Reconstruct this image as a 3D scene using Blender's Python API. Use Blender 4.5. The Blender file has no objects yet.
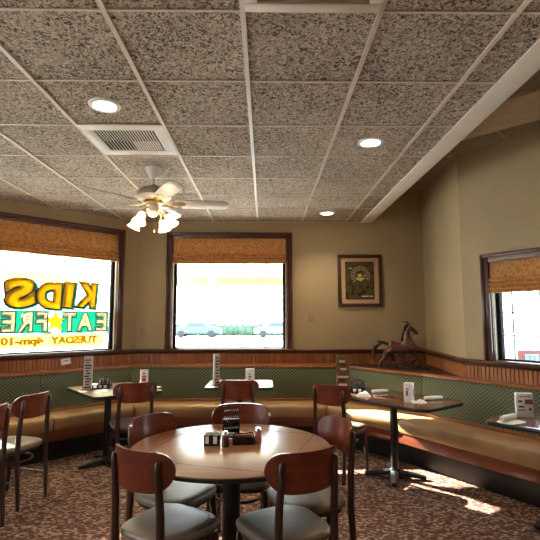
import bpy, bmesh, math, random
from mathutils import Vector, Matrix
random.seed(7)
PI = math.pi
R = math.radians
scene = bpy.context.scene
COL = scene.collection

# ------------------------------------------------------------------ materials
def new_mat(name):
    m = bpy.data.materials.new(name); m.use_nodes = True
    nt = m.node_tree
    for n in list(nt.nodes):
        nt.nodes.remove(n)
    out = nt.nodes.new('ShaderNodeOutputMaterial')
    b = nt.nodes.new('ShaderNodeBsdfPrincipled')
    nt.links.new(b.outputs[0], out.inputs[0])
    return m, nt, b, out

def rgb(c):
    return (c[0], c[1], c[2], 1.0)

def N(nt, t, **kw):
    n = nt.nodes.new(t)
    for k, v in kw.items():
        setattr(n, k, v)
    return n

def mathn(nt, op, a, b=None, c=None):
    n = N(nt, 'ShaderNodeMath', operation=op)
    for i, v in enumerate((a, b, c)):
        if v is None:
            continue
        if isinstance(v, (int, float)):
            n.inputs[i].default_value = v
        else:
            nt.links.new(v, n.inputs[i])
    return n.outputs[0]

def coords(nt, scale=(1, 1, 1), rot=(0, 0, 0)):
    tc = N(nt, 'ShaderNodeTexCoord'); mp = N(nt, 'ShaderNodeMapping')
    mp.inputs['Scale'].default_value = scale
    mp.inputs['Rotation'].default_value = rot
    nt.links.new(tc.outputs['Object'], mp.inputs[0])
    return mp.outputs[0]

def ramp(nt, fac, stops, interp='LINEAR'):
    r = N(nt, 'ShaderNodeValToRGB')
    r.color_ramp.interpolation = interp
    els = r.color_ramp.elements
    while len(els) < len(stops):
        els.new(0.5)
    for e, (p, c) in zip(els, stops):
        e.position = p; e.color = rgb(c)
    nt.links.new(fac, r.inputs[0])
    return r.outputs[0]

def bump(nt, b, h, strength=0.3, dist=0.01):
    n = N(nt, 'ShaderNodeBump')
    n.inputs['Strength'].default_value = strength
    n.inputs['Distance'].default_value = dist
    nt.links.new(h, n.inputs['Height'])
    nt.links.new(n.outputs[0], b.inputs['Normal'])

def plain(name, c, rough=0.5, metal=0.0, coat=0.0, var=0.12, vs=18, spec=0.5):
    m, nt, b, o = new_mat(name)
    v = coords(nt)
    n = N(nt, 'ShaderNodeTexNoise'); n.inputs['Scale'].default_value = vs; n.inputs['Detail'].default_value = 3
    nt.links.new(v, n.inputs[0])
    lo = [x * (1 - var) for x in c]; hi = [min(1, x * (1 + var)) for x in c]
    nt.links.new(ramp(nt, n.outputs[0], [(0.3, lo), (0.7, hi)]), b.inputs['Base Color'])
    b.inputs['Roughness'].default_value = rough
    b.inputs['Metallic'].default_value = metal
    b.inputs['Coat Weight'].default_value = coat
    b.inputs['Coat Roughness'].default_value = 0.12
    b.inputs['Specular IOR Level'].default_value = spec
    return m

def wood(name, c1, c2, rough=0.35, axis=0, coat=0.3, freq=14, crough=0.15):
    m, nt, b, o = new_mat(name)
    sc = [freq, freq, freq]; sc[axis] = freq * 0.1
    v = coords(nt, sc)
    n = N(nt, 'ShaderNodeTexNoise'); n.inputs['Scale'].default_value = 2.2; n.inputs['Detail'].default_value = 6
    n.inputs['Distortion'].default_value = 0.6
    nt.links.new(v, n.inputs[0])
    nt.links.new(ramp(nt, n.outputs[0], [(0.3, c1), (0.68, c2)]), b.inputs['Base Color'])
    b.inputs['Roughness'].default_value = rough
    b.inputs['Coat Weight'].default_value = coat
    b.inputs['Coat Roughness'].default_value = crough
    return m

def emit(name, c, s):
    m, nt, b, o = new_mat(name)
    b.inputs['Base Color'].default_value = rgb(c)
    b.inputs['Emission Color'].default_value = rgb(c)
    b.inputs['Emission Strength'].default_value = s
    return m

def translucent(name, c, amount=0.5, rough=0.8, pattern=None):
    m, nt, b, o = new_mat(name)
    b.inputs['Roughness'].default_value = rough
    t = N(nt, 'ShaderNodeBsdfTranslucent'); mx = N(nt, 'ShaderNodeMixShader')
    mx.inputs[0].default_value = amount
    if pattern:
        col = pattern(nt)
        nt.links.new(col, b.inputs['Base Color']); nt.links.new(col, t.inputs[0])
    else:
        b.inputs['Base Color'].default_value = rgb(c); t.inputs[0].default_value = rgb(c)
    nt.links.new(b.outputs[0], mx.inputs[1]); nt.links.new(t.outputs[0], mx.inputs[2])
    nt.links.new(mx.outputs[0], o.inputs[0])
    return m

M = {}
# wall paint
def mk_wall():
    m, nt, b, o = new_mat('olive_tan_paint')
    v = coords(nt)
    n = N(nt, 'ShaderNodeTexNoise'); n.inputs['Scale'].default_value = 1.3; n.inputs['Detail'].default_value = 5
    nt.links.new(v, n.inputs[0])
    nt.links.new(ramp(nt, n.outputs[0], [(0.3, (0.365, 0.275, 0.150)), (0.7, (0.425, 0.325, 0.185))]), b.inputs['Base Color'])
    n2 = N(nt, 'ShaderNodeTexNoise'); n2.inputs['Scale'].default_value = 120
    nt.links.new(v, n2.inputs[0])
    b.inputs['Roughness'].default_value = 0.62
    bump(nt, b, n2.outputs[0], 0.15, 0.003)
    return m
M['wall'] = mk_wall()

def mk_tile(name, dark, mid, light, scale=62):
    m, nt, b, o = new_mat(name)
    v = coords(nt)
    n = N(nt, 'ShaderNodeTexNoise'); n.inputs['Scale'].default_value = scale; n.inputs['Detail'].default_value = 2.5
    n.inputs['Distortion'].default_value = 1.6
    nt.links.new(v, n.inputs[0])
    big = N(nt, 'ShaderNodeTexNoise'); big.inputs['Scale'].default_value = 2.2; big.inputs['Detail'].default_value = 4
    nt.links.new(v, big.inputs[0])
    f = mathn(nt, 'ADD', n.outputs[0], mathn(nt, 'MULTIPLY', mathn(nt, 'SUBTRACT', big.outputs[0], 0.5), 0.16))
    nt.links.new(ramp(nt, f, [(0.38, dark), (0.47, mid), (0.62, light)]), b.inputs['Base Color'])  # dark end puts the shade of the crevices into the tile colour
    b.inputs['Roughness'].default_value = 0.9
    bump(nt, b, f, 0.9, 0.02)
    return m
M['tile'] = mk_tile('fissured_ceiling_tile', (0.04, 0.027, 0.018), (0.32, 0.245, 0.18), (0.60, 0.475, 0.36), 50)
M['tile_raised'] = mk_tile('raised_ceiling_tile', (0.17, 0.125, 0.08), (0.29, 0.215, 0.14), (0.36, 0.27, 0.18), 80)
M['grid'] = plain('painted_grid_metal', (0.58, 0.475, 0.38), 0.5, var=0.05)
M['soffit'] = plain('soffit_trim_paint', (0.66, 0.57, 0.48), 0.6, var=0.08, vs=3)

def mk_carpet():
    m, nt, b, o = new_mat('patterned_carpet')
    v = coords(nt, (1, 1, 1))
    # rows of small swoosh motifs
    nz = N(nt, 'ShaderNodeTexNoise'); nz.inputs['Scale'].default_value = 9; nz.inputs['Detail'].default_value = 2
    nt.links.new(v, nz.inputs[0])
    mixv = N(nt, 'ShaderNodeVectorMath', operation='MULTIPLY_ADD')
    nt.links.new(nz.outputs['Color'], mixv.inputs[0]); mixv.inputs[1].default_value = (0.05, 0.05, 0)
    nt.links.new(v, mixv.inputs[2])
    mp = N(nt, 'ShaderNodeMapping'); mp.inputs['Scale'].default_value = (32, 56, 1); mp.inputs['Rotation'].default_value = (0, 0, 0.5)
    nt.links.new(mixv.outputs[0], mp.inputs[0])
    vo = N(nt, 'ShaderNodeTexVoronoi'); vo.inputs['Scale'].default_value = 1.0; vo.inputs['Randomness'].default_value = 0.75
    nt.links.new(mp.outputs[0], vo.inputs[0])
    sep = N(nt, 'ShaderNodeSeparateColor'); nt.links.new(vo.outputs['Color'], sep.inputs[0])
    col = ramp(nt, sep.outputs[0], [(0.0, (0.10, 0.046, 0.036)), (0.2, (0.20, 0.108, 0.074)), (0.4, (0.32, 0.20, 0.138)), (0.6, (0.14, 0.064, 0.049)), (0.7, (0.39, 0.27, 0.19))], 'CONSTANT')
    edge = mathn(nt, 'LESS_THAN', vo.outputs['Distance'], 0.58)
    mx = N(nt, 'ShaderNodeMix', data_type='RGBA')
    nt.links.new(edge, mx.inputs[0]); mx.inputs[6].default_value = (0.12, 0.055, 0.042, 1)
    nt.links.new(col, mx.inputs[7])
    nt.links.new(mx.outputs[2], b.inputs['Base Color'])
    b.inputs['Roughness'].default_value = 0.95
    b.inputs['Specular IOR Level'].default_value = 0.1
    n2 = N(nt, 'ShaderNodeTexNoise'); n2.inputs['Scale'].default_value = 260
    nt.links.new(v, n2.inputs[0]); bump(nt, b, n2.outputs[0], 0.5, 0.004)
    return m
M['carpet'] = mk_carpet()

def mk_green():
    m, nt, b, o = new_mat('green_lattice_fabric')
    tc = N(nt, 'ShaderNodeTexCoord'); s = N(nt, 'ShaderNodeSeparateXYZ')
    nt.links.new(tc.outputs['Object'], s.inputs[0])
    p = 0.046
    a = mathn(nt, 'FRACT', mathn(nt, 'DIVIDE', mathn(nt, 'ADD', s.outputs[0], mathn(nt, 'MULTIPLY', s.outputs[2], 1.2)), p))
    c = mathn(nt, 'FRACT', mathn(nt, 'DIVIDE', mathn(nt, 'SUBTRACT', s.outputs[0], mathn(nt, 'MULTIPLY', s.outputs[2], 1.2)), p))
    la = mathn(nt, 'LESS_THAN', a, 0.2); lc = mathn(nt, 'LESS_THAN', c, 0.2)
    l = mathn(nt, 'MAXIMUM', la, lc)
    mx = N(nt, 'ShaderNodeMix', data_type='RGBA')
    nt.links.new(l, mx.inputs[0])
    mx.inputs[6].default_value = (0.048, 0.066, 0.034, 1); mx.inputs[7].default_value = (0.185, 0.185, 0.095, 1)
    nt.links.new(mx.outputs[2], b.inputs['Base Color'])
    b.inputs['Roughness'].default_value = 0.75
    bump(nt, b, l, 0.3, 0.003)
    return m
M['green'] = mk_green()

def mk_blind():
    def pat(nt):
        v = coords(nt, (30, 30, 30))
        vo = N(nt, 'ShaderNodeTexVoronoi'); vo.inputs['Scale'].default_value = 1.0
        n = N(nt, 'ShaderNodeTexNoise'); n.inputs['Scale'].default_value = 0.8; n.inputs['Detail'].default_value = 4
        nt.links.new(v, vo.inputs[0]); nt.links.new(v, n.inputs[0])
        f = mathn(nt, 'ADD', mathn(nt, 'MULTIPLY', vo.outputs['Distance'], 0.7), mathn(nt, 'MULTIPLY', n.outputs[0], 0.45))
        return ramp(nt, f, [(0.25, (0.33, 0.14, 0.045)), (0.5, (0.50, 0.245, 0.085)), (0.75, (0.58, 0.32, 0.13))])
    return translucent('roman_blind_fabric', None, 0.2, 0.85, pat)
M['blind'] = mk_blind()
M['mahogany'] = wood('dark_mahogany', (0.042, 0.010, 0.006), (0.11, 0.028, 0.016), 0.33, 0, 0.3)
M['mahogany_v'] = wood('dark_mahogany_upright', (0.042, 0.010, 0.006), (0.11, 0.028, 0.016), 0.33, 2, 0.3)
M['bead'] = wood('orange_beadboard', (0.26, 0.082, 0.022), (0.43, 0.155, 0.045), 0.45, 2, 0.1)
M['rail'] = wood('orange_wood_rail', (0.24, 0.075, 0.028), (0.38, 0.135, 0.05), 0.28, 0, 0.5)
M['apron'] = wood('red_wood_apron', (0.15, 0.036, 0.016), (0.25, 0.065, 0.028), 0.35, 0, 0.3)
M['shelf'] = wood('dark_shelf_wood', (0.035, 0.014, 0.008), (0.075, 0.03, 0.016), 0.5, 0, 0.1)
M['cushion'] = plain('tan_vinyl', (0.40, 0.222, 0.095), 0.5, var=0.10, vs=6)
M['kick'] = plain('black_kick_board', (0.012, 0.011, 0.011), 0.35)
M['cherry'] = wood('cherry_plywood', (0.10, 0.016, 0.007), (0.19, 0.034, 0.012), 0.3, 0, 0.4, 10, 0.2)
M['chairwood'] = wood('dark_chair_wood', (0.022, 0.008, 0.006), (0.05, 0.017, 0.011), 0.35, 2, 0.3)
M['seat'] = plain('taupe_vinyl', (0.205, 0.150, 0.115), 0.42, var=0.10, vs=9)
M['tabletop'] = wood('brown_tabletop', (0.225, 0.085, 0.034), (0.33, 0.145, 0.062), 0.32, 0, 0.8, 9, 0.27)
M['tabledark'] = wood('dark_brown_tabletop', (0.125, 0.045, 0.024), (0.19, 0.075, 0.04), 0.2, 0, 0.7, 9, 0.14)
M['tablegloss'] = wood('satin_brown_laminate', (0.20, 0.09, 0.045), (0.29, 0.14, 0.075), 0.42, 0, 1.0, 9, 0.34)
M['black'] = plain('black_metal', (0.012, 0.012, 0.013), 0.35, spec=0.5)
M['blackgloss'] = plain('black_plastic', (0.012, 0.012, 0.012), 0.2)
M['edge'] = plain('black_table_edge', (0.015, 0.014, 0.012), 0.3)
M['seam'] = plain('dark_seam', (0.05, 0.02, 0.01), 0.6)
M['white'] = plain('white_enamel', (0.78, 0.75, 0.70), 0.35, var=0.03)
M['fanwhite'] = plain('white_fan_blade', (0.47, 0.43, 0.39), 0.4, var=0.05)
M['paper'] = plain('white_paper', (0.82, 0.80, 0.78), 0.6, var=0.03)
M['napkin'] = plain('paper_napkin', (0.85, 0.78, 0.68), 0.8, var=0.05)
M['redink'] = plain('red_print', (0.45, 0.03, 0.03), 0.5)
M['brownink'] = plain('brown_food_print', (0.25, 0.09, 0.03), 0.5, var=0.6, vs=60)
M['darkink'] = plain('dark_print', (0.04, 0.03, 0.03), 0.5)
M['greenink'] = plain('green_packet', (0.35, 0.5, 0.06), 0.5)
M['blueink'] = plain('blue_print', (0.10, 0.18, 0.35), 0.5)
M['pinkpk'] = plain('pink_packet', (0.7, 0.3, 0.32), 0.5)
M['pepper'] = plain('dark_pepper_glass', (0.07, 0.035, 0.02), 0.15, var=0.5, vs=80)
M['chrome'] = plain('chrome', (0.75, 0.75, 0.75), 0.15, 1.0)
M['brass'] = plain('brass', (0.55, 0.38, 0.18), 0.3, 1.0)
M['gasket'] = plain('black_window_gasket', (0.012, 0.012, 0.014), 0.8, spec=0.1)
M['sash'] = plain('cream_sash_paint', (0.72, 0.66, 0.55), 0.5)
M['whitebar'] = plain('white_glazing_bar', (0.42, 0.45, 0.5), 0.5)
M['plate'] = plain('painted_switch_plate', (0.33, 0.26, 0.15), 0.5)
M['mat'] = plain('salmon_picture_mat', (0.80, 0.42, 0.27), 0.7, var=0.06)
M['yellowink'] = plain('yellow_print', (0.85, 0.68, 0.14), 0.5)
M['pane_off'] = plain('prismatic_lens', (0.35, 0.27, 0.19), 0.4)
M['ventdark'] = plain('vent_dark', (0.05, 0.045, 0.04), 0.8)
M['ventpaint'] = plain('vent_paint', (0.66, 0.60, 0.53), 0.45, var=0.04)
M['glow'] = emit('lamp_lens_glow', (1.0, 0.86, 0.66), 14)
M['shade'] = emit('frosted_shade_glow', (1.0, 0.82, 0.56), 1.25)
def mk_art():
    m, nt, b, o = new_mat('poster_ground')
    v = coords(nt, (9, 9, 9))
    n = N(nt, 'ShaderNodeTexNoise'); n.inputs['Scale'].default_value = 1.4; n.inputs['Detail'].default_value = 5
    nt.links.new(v, n.inputs[0])
    nt.links.new(ramp(nt, n.outputs[0], [(0.35, (0.03, 0.026, 0.016)), (0.5, (0.15, 0.085, 0.03)), (0.6, (0.09, 0.10, 0.045)), (0.72, (0.17, 0.06, 0.025))]), b.inputs['Base Color'])
    b.inputs['Roughness'].default_value = 0.25
    return m
M['art'] = mk_art()
M['horse'] = wood('carved_horse_wood', (0.016, 0.007, 0.005), (0.17, 0.055, 0.028), 0.35, 1, 0.4, 22)
M['horsedark'] = wood('dark_mane_wood', (0.012, 0.008, 0.006), (0.04, 0.02, 0.014), 0.4, 2, 0.3)
M['saddle'] = plain('dark_red_saddle', (0.13, 0.025, 0.02), 0.35, var=0.4, vs=40)
def mk_glass():
    m, nt, b, o = new_mat('window_glass')
    nt.nodes.remove(b)
    t = N(nt, 'ShaderNodeBsdfTransparent'); g = N(nt, 'ShaderNodeBsdfGlossy'); mx = N(nt, 'ShaderNodeMixShader')
    g.inputs['Roughness'].default_value = 0.02
    t.inputs[0].default_value = (0.93, 0.97, 0.96, 1)
    lw = N(nt, 'ShaderNodeLayerWeight'); lw.inputs[0].default_value = 0.5
    f = mathn(nt, 'ADD', mathn(nt, 'MULTIPLY', mathn(nt, 'POWER', lw.outputs['Facing'], 4.0), 0.5), 0.03)
    nt.links.new(f, mx.inputs[0])
    nt.links.new(t.outputs[0], mx.inputs[1]); nt.links.new(g.outputs[0], mx.inputs[2])
    nt.links.new(mx.outputs[0], o.inputs[0])
    return m
M['glass'] = mk_glass()
def mk_clear():
    m, nt, b, o = new_mat('clear_acrylic')
    nt.nodes.remove(b)
    t = N(nt, 'ShaderNodeBsdfTransparent'); g = N(nt, 'ShaderNodeBsdfGlossy'); mx = N(nt, 'ShaderNodeMixShader')
    g.inputs['Roughness'].default_value = 0.05; mx.inputs[0].default_value = 0.04
    t.inputs[0].default_value = (0.85, 0.85, 0.85, 1)
    nt.links.new(t.outputs[0], mx.inputs[1]); nt.links.new(g.outputs[0], mx.inputs[2])
    nt.links.new(mx.outputs[0], o.inputs[0])
    return m
M['clear'] = mk_clear()
M['p_yellow'] = translucent('yellow_window_paint', (0.92, 0.60, 0.015), 0.36)
M['p_bright'] = translucent('lemon_window_paint', (0.92, 0.70, 0.02), 0.34)
M['p_row'] = translucent('golden_window_paint', (0.90, 0.56, 0.01), 0.22)
M['p_cream'] = translucent('cream_window_paint', (0.80, 0.77, 0.60), 0.2)
M['p_teal'] = translucent('teal_window_paint', (0.03, 0.50, 0.38), 0.3)
M['p_dark'] = translucent('dark_green_window_paint', (0.03, 0.12, 0.10), 0.1)
M['p_banner'] = translucent('pale_banner_paint', (0.90, 0.90, 0.42), 0.3)
M['awning'] = translucent('cream_awning_canvas', (0.88, 0.84, 0.74), 0.55)
M['valance'] = translucent('yellow_valance_canvas', (0.72, 0.62, 0.32), 0.25)
M['concrete'] = plain('pale_concrete', (0.62, 0.61, 0.58), 0.9, var=0.08, vs=1)
M['carblue'] = plain('blue_grey_car_paint', (0.05, 0.085, 0.11), 0.4)
M['carsilver'] = plain('silver_car_paint', (0.10, 0.15, 0.17), 0.4)
M['carglass'] = plain('car_window', (0.02, 0.04, 0.06), 0.3)
M['tyre'] = plain('tyre_rubber', (0.02, 0.02, 0.02), 0.8)
M['boardred'] = plain('faded_red_board', (0.13, 0.03, 0.03), 0.7)
M['hedge'] = plain('clipped_hedge_leaves', (0.045, 0.085, 0.05), 0.9, var=0.5, vs=12)

# ------------------------------------------------------------------ mesh helpers
class MB:
    def __init__(s):
        s.bm = bmesh.new()
    def _add(s, pts, faces):
        vs = [s.bm.verts.new(p) for p in pts]
        for f in faces:
            try:
                s.bm.faces.new([vs[i] for i in f])
            except ValueError:
                pass
        return vs
    def box(s, x0, x1, y0, y1, z0, z1, mat=None):
        p = [Vector((x, y, z)) for z in (z0, z1) for x, y in ((x0, y0), (x1, y0), (x1, y1), (x0, y1))]
        if mat is not None:
            p = [mat @ q for q in p]
        s._add(p, [(0, 3, 2, 1), (4, 5, 6, 7), (0, 1, 5, 4), (1, 2, 6, 5), (2, 3, 7, 6), (3, 0, 4, 7)])
        return s
    def prism(s, poly, z0, z1, mat=None, yup=False):
        n = len(poly)
        if yup:      # poly in x-z, extruded along y
            p = [Vector((a, z0, b)) for a, b in poly] + [Vector((a, z1, b)) for a, b in poly]
        else:
            p = [Vector((a, b, z0)) for a, b in poly] + [Vector((a, b, z1)) for a, b in poly]
        if mat is not None:
            p = [mat @ q for q in p]
        s._add(p, [tuple(range(n))[::-1], tuple(range(n, 2 * n))] + [(i, (i + 1) % n, n + (i + 1) % n, n + i) for i in range(n)])
        return s
    def tube(s, pts, r, seg=10, cap=True, flat=1.0):
        pts = [Vector(p) for p in pts]
        rs = r if isinstance(r, (list, tuple)) else [r] * len(pts)
        rings = []
        for i, p in enumerate(pts):
            d = (pts[min(i + 1, len(pts) - 1)] - pts[max(i - 1, 0)]).normalized()
            a = Vector((0, 0, 1)) if abs(d.z) < 0.9 else Vector((1, 0, 0))
            u = d.cross(a).normalized(); v = d.cross(u).normalized()
            rings.append([s.bm.verts.new(p + (u * math.cos(2 * PI * k / seg) + v * math.sin(2 * PI * k / seg) * flat) * rs[i]) for k in range(seg)])
        for a, b in zip(rings, rings[1:]):
            for k in range(seg):
                s.bm.faces.new((a[k], a[(k + 1) % seg], b[(k + 1) % seg], b[k]))
        if cap:
            s.bm.faces.new(rings[0][::-1]); s.bm.faces.new(rings[-1])
        return s
    def lathe(s, prof, c=(0, 0, 0), seg=32, mat=None, closed=False):
        rings = []
        for r, z in prof:
            ring = []
            for k in range(seg):
                a = 2 * PI * k / seg
                q = Vector((r * math.cos(a), r * math.sin(a), z))
                if mat is not None:
                    q = mat @ q
                ring.append(s.bm.verts.new(q + Vector(c)))
            rings.append(ring)
        for a, b in zip(rings, rings[1:]):
            for k in range(seg):
                s.bm.faces.new((a[k], a[(k + 1) % seg], b[(k + 1) % seg], b[k]))
        if not closed:
            s.bm.faces.new(rings[0][::-1]); s.bm.faces.new(rings[-1])
        return s
    def loft(s, rings):
        vs = [[s.bm.verts.new(p) for p in r] for r in rings]
        n = len(vs[0])
        for a, b in zip(vs, vs[1:]):
            for k in range(n):
                s.bm.faces.new((a[k], a[(k + 1) % n], b[(k + 1) % n], b[k]))
        s.bm.faces.new(vs[0][::-1]); s.bm.faces.new(vs[-1])
        return s
    def build(s, name, mat, parent=None, loc=None, rz=None, bevel=0, seg=2, smooth=True, angle=35):
        bm = s.bm
        bmesh.ops.recalc_face_normals(bm, faces=bm.faces[:])
        if bevel:
            es = [e for e in bm.edges if len(e.link_faces) == 2 and e.calc_face_angle(0) > R(40)]
            bmesh.ops.bevel(bm, geom=es, offset=bevel, segments=seg, affect='EDGES', profile=0.5, clamp_overlap=True)
        if smooth:
            for f in bm.faces:
                f.smooth = True
            for e in bm.edges:
                if len(e.link_faces) == 2 and e.calc_face_angle(0) > R(angle):
                    e.smooth = False
        me = bpy.data.meshes.new(name)
        bm.to_mesh(me); bm.free()
        me.materials.append(mat)
        o = bpy.data.objects.new(name, me)
        COL.objects.link(o)
        if parent is not None:
            o.parent = parent
        if loc is not None:
            o.location = loc
        if rz is not None:
            o.rotation_euler = (0, 0, rz)
        return o

def thing(name, label, cat, loc=(0, 0, 0), rz=0, group=None):
    o = bpy.data.objects.new(name, None); COL.objects.link(o)
    o.empty_display_size = 0.1
    o.location = loc; o.rotation_euler = (0, 0, rz)
    o['label'] = label; o['category'] = cat
    if group:
        o['group'] = group
    return o
def tag(o, label, cat, group=None, kind=None):
    o['label'] = label; o['category'] = cat
    if group: o['group'] = group
    if kind: o['kind'] = kind
    return o
def struct(o):
    o['kind'] = 'structure'
    return o
def dup(root, label, loc, rz):
    r = root.copy(); COL.objects.link(r); r.location = loc; r.rotation_euler = (0, 0, rz); r['label'] = label
    for ch in list(root.children):
        c = ch.copy(); COL.objects.link(c); c.parent = r
        for g in ch.children:
            d = g.copy(); COL.objects.link(d); d.parent = c
    return r
def rrect(w, d, r, n=6):
    pts = []
    for cx, cy, a0 in ((w/2-r, d/2-r, 0), (-w/2+r, d/2-r, 90), (-w/2+r, -d/2+r, 180), (w/2-r, -d/2+r, 270)):
        for k in range(n + 1):
            a = R(a0 + 90 * k / n)
            pts.append((cx + r * math.cos(a), cy + r * math.sin(a)))
    return pts

# ------------------------------------------------------------------ the room
P1 = Vector((3.58, -2.8)); P2 = Vector((3.58, 2.22)); P3 = Vector((2.05, 4.8)); P4 = Vector((2.2, 6.38))
P5 = Vector((-1.75, 6.38)); P6 = Vector((-3.89, 4.24)); P7 = Vector((-3.89, -2.8))
ZC, ZR = 2.84, 3.23

def frame(a, b):
    d = b - a
    return (a.x, a.y, 0), math.atan2(d.y, d.x), d.length

def wall(name, a, b, h, holes=(), e0=0.1, e1=0.1, th=0.2):
    loc, rz, L = frame(a, b)
    m = MB()
    xs = sorted(set([-e0, L + e1] + [v for hh in holes for v in hh[:2]]))
    for x0, x1 in zip(xs, xs[1:]):
        hs = [hh for hh in holes if hh[0] <= x0 + 1e-6 and hh[1] >= x1 - 1e-6]
        if hs:
            m.box(x0, x1, -th, 0, -0.1, hs[0][2]); m.box(x0, x1, -th, 0, hs[0][3], h)
        else:
            m.box(x0, x1, -th, 0, -0.1, h)
    bmesh.ops.remove_doubles(m.bm, verts=m.bm.verts[:], dist=1e-5)
    return struct(m.build(name, M['wall'], loc=loc, rz=rz, smooth=False))

# window openings: (x0, x1, z0, z1) in each wall's own frame
W1 = (0.29, 2.55, 1.09, 2.61)
W2 = (2.2 - 0.30, 2.2 + 1.28, 1.09, 2.61)
L3 = (P3 - P2).length
W3 = (L3 - 1.45, L3 - 0.31, 1.09, 2.05)
wall('wall_back', P4, P5, ZR + 0.1, [W2])
wall('wall_left', P5, P6, ZC + 0.1, [W1])
wall('wall_right', P2, P3, ZR + 0.1, [W3], e1=0)
wall('wall_right_return', P3, P4, ZR + 0.1, e0=0)
WS = (2.0, 3.6, 1.0, 2.4)
wall('wall_side_left', P6, P7, ZC + 0.1, [WS])
wall('wall_side_right', P1, P2, ZR + 0.1)
wall('wall_front', P7, P1, ZR + 0.1)

fl = MB(); fl.prism([tuple(p) for p in (P7, P1, P2, P3, P4, P5, P6)], -0.06, 0)
struct(fl.build('floor', M['carpet'], smooth=False))

# ceilings
c1 = MB(); c1.prism([(-4.1, -3.0), (1.33, -3.0), (1.33, 6.5), (-1.85, 6.5), (-4.1, 4.3)], ZC, ZC + 0.08)
ceil = struct(c1.build('ceiling', M['tile'], smooth=False))
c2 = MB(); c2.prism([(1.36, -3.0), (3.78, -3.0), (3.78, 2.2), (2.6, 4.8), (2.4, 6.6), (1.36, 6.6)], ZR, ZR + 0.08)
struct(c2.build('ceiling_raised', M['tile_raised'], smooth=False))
# T-bar grid of the main ceiling
g = MB()
bw = 0.012
y = 1.92 - 0.61 * 8
k = 0
yl = []
while y < 6.4:
    yl.append(y); y += 0.61
for y in yl:
    xa = -3.95
    if y > 4.1: xa = -1.75 - (6.38 - y) - 0.05
    g.box(xa, 1.33, y - 0.006, y + 0.006, ZC - 0.006, ZC + 0.002)
x = -0.10 - 0.61 * 7
while x < 1.33:
    if x > -3.9:
        yb = 6.38 if x > -1.75 else 6.38 - (-1.75 - x)
        g.box(x - bw, x + bw, -2.8, yb, ZC - 0.010, ZC + 0.002)
    x += 0.61
# wall angle
g.box(-1.75, 1.33, 6.355, 6.38, ZC - 0.008, ZC)
struct(g.build('trim_1', M['grid'], smooth=False))
# soffit trim & riser
s = MB()
s.box(1.33, 1.485, -2.8, 6.379, ZC - 0.012, ZC + 0.05)
s.box(1.40, 1.485, -2.8, 6.379, ZC + 0.05, ZR)
struct(s.build('trim_2', M['soffit'], bevel=0.004))
# raised ceiling grid, turned 45 degrees
rg = MB()
mrot = Matrix.Translation((2.145, 4.125, 0)) @ Matrix.Rotation(R(45), 4, 'Z')
def in_raised(p):
    if p.x < 1.5 or p.x > 3.5 or p.y > 6.3: return False
    if p.y > 4.8: return p.x < 2.05
    lim = 2.05 + (4.8 - p.y) * 0.593
    return p.x < min(lim, 3.5)
for i in range(-6, 7):
    for horiz in (0, 1):
        run = []
        for t in range(-60, 61):
            q = mrot @ (Vector((t * 0.08, i * 0.61, 0)) if horiz else Vector((i * 0.61, t * 0.08, 0)))
            if in_raised(q): run.append(t * 0.08)
        if len(run) > 2:
            a, b = run[0], run[-1]
            if horiz: rg.box(a, b, i*0.61-0.012, i*0.61+0.012, ZR-0.008, ZR+0.002, mrot)
            else: rg.box(i*0.61-0.012, i*0.61+0.012, a, b, ZR-0.008, ZR+0.002, mrot)
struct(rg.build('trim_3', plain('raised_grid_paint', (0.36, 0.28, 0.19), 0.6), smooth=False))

# wainscot and ledges
ntrim = [4]
def wains(a, b, e0=0.0, e1=0.0, m0=0.0, m1=0.0, z0=0.0, ledge_gap=None):
    loc, rz, L = frame(a, b)
    # beadboard with real V grooves
    pts = []
    x = m0
    prof = [(m0, 0.014)]
    while x < L - m1 - 0.045:
        x += 0.042
        prof += [(x - 0.005, 0.014), (x, 0.004), (x + 0.005, 0.014)]
    prof.append((L - m1, 0.014))
    m = MB()
    vb = [m.bm.verts.new((px, py, z0)) for px, py in prof]
    vt = [m.bm.verts.new((px, py, 1.05)) for px, py in prof]
    for i in range(len(prof) - 1):
        m.bm.faces.new((vb[i], vb[i+1], vt[i+1], vt[i]))
    m.box(m0, L - m1, -0.0, 0.003, z0, 1.05)
    struct(m.build('trim_%d' % ntrim[0], M['bead'], loc=loc, rz=rz, smooth=False)); ntrim[0] += 1
    c = MB()
    c.loft([[Vector((p[0] * e0, p[0], p[1])) for p in LEDGE], [Vector((L - p[0] * e1, p[0], p[1])) for p in LEDGE]])
    struct(c.build('trim_%d' % ntrim[0], M['mahogany'], loc=loc, rz=rz, angle=30)); ntrim[0] += 1
LEDGE = [(0, 1.09), (0.055, 1.09), (0.062, 1.083), (0.062, 1.068), (0.05, 1.06), (0.036, 1.052), (0.03, 1.035), (0.018, 1.028), (0, 1.028)]
t22 = math.tan(R(22.5))
wains(P5, P6, e0=t22, e1=0, m0=0.006)
wains(P4, P5, e0=math.tan(R(42)), e1=t22, m0=0.015, m1=0.006)
wains(P3, P4, e0=-0.3, e1=math.tan(R(42)), m1=0.015)
wains(P2, P3, e0=0, e1=-0.3)

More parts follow.
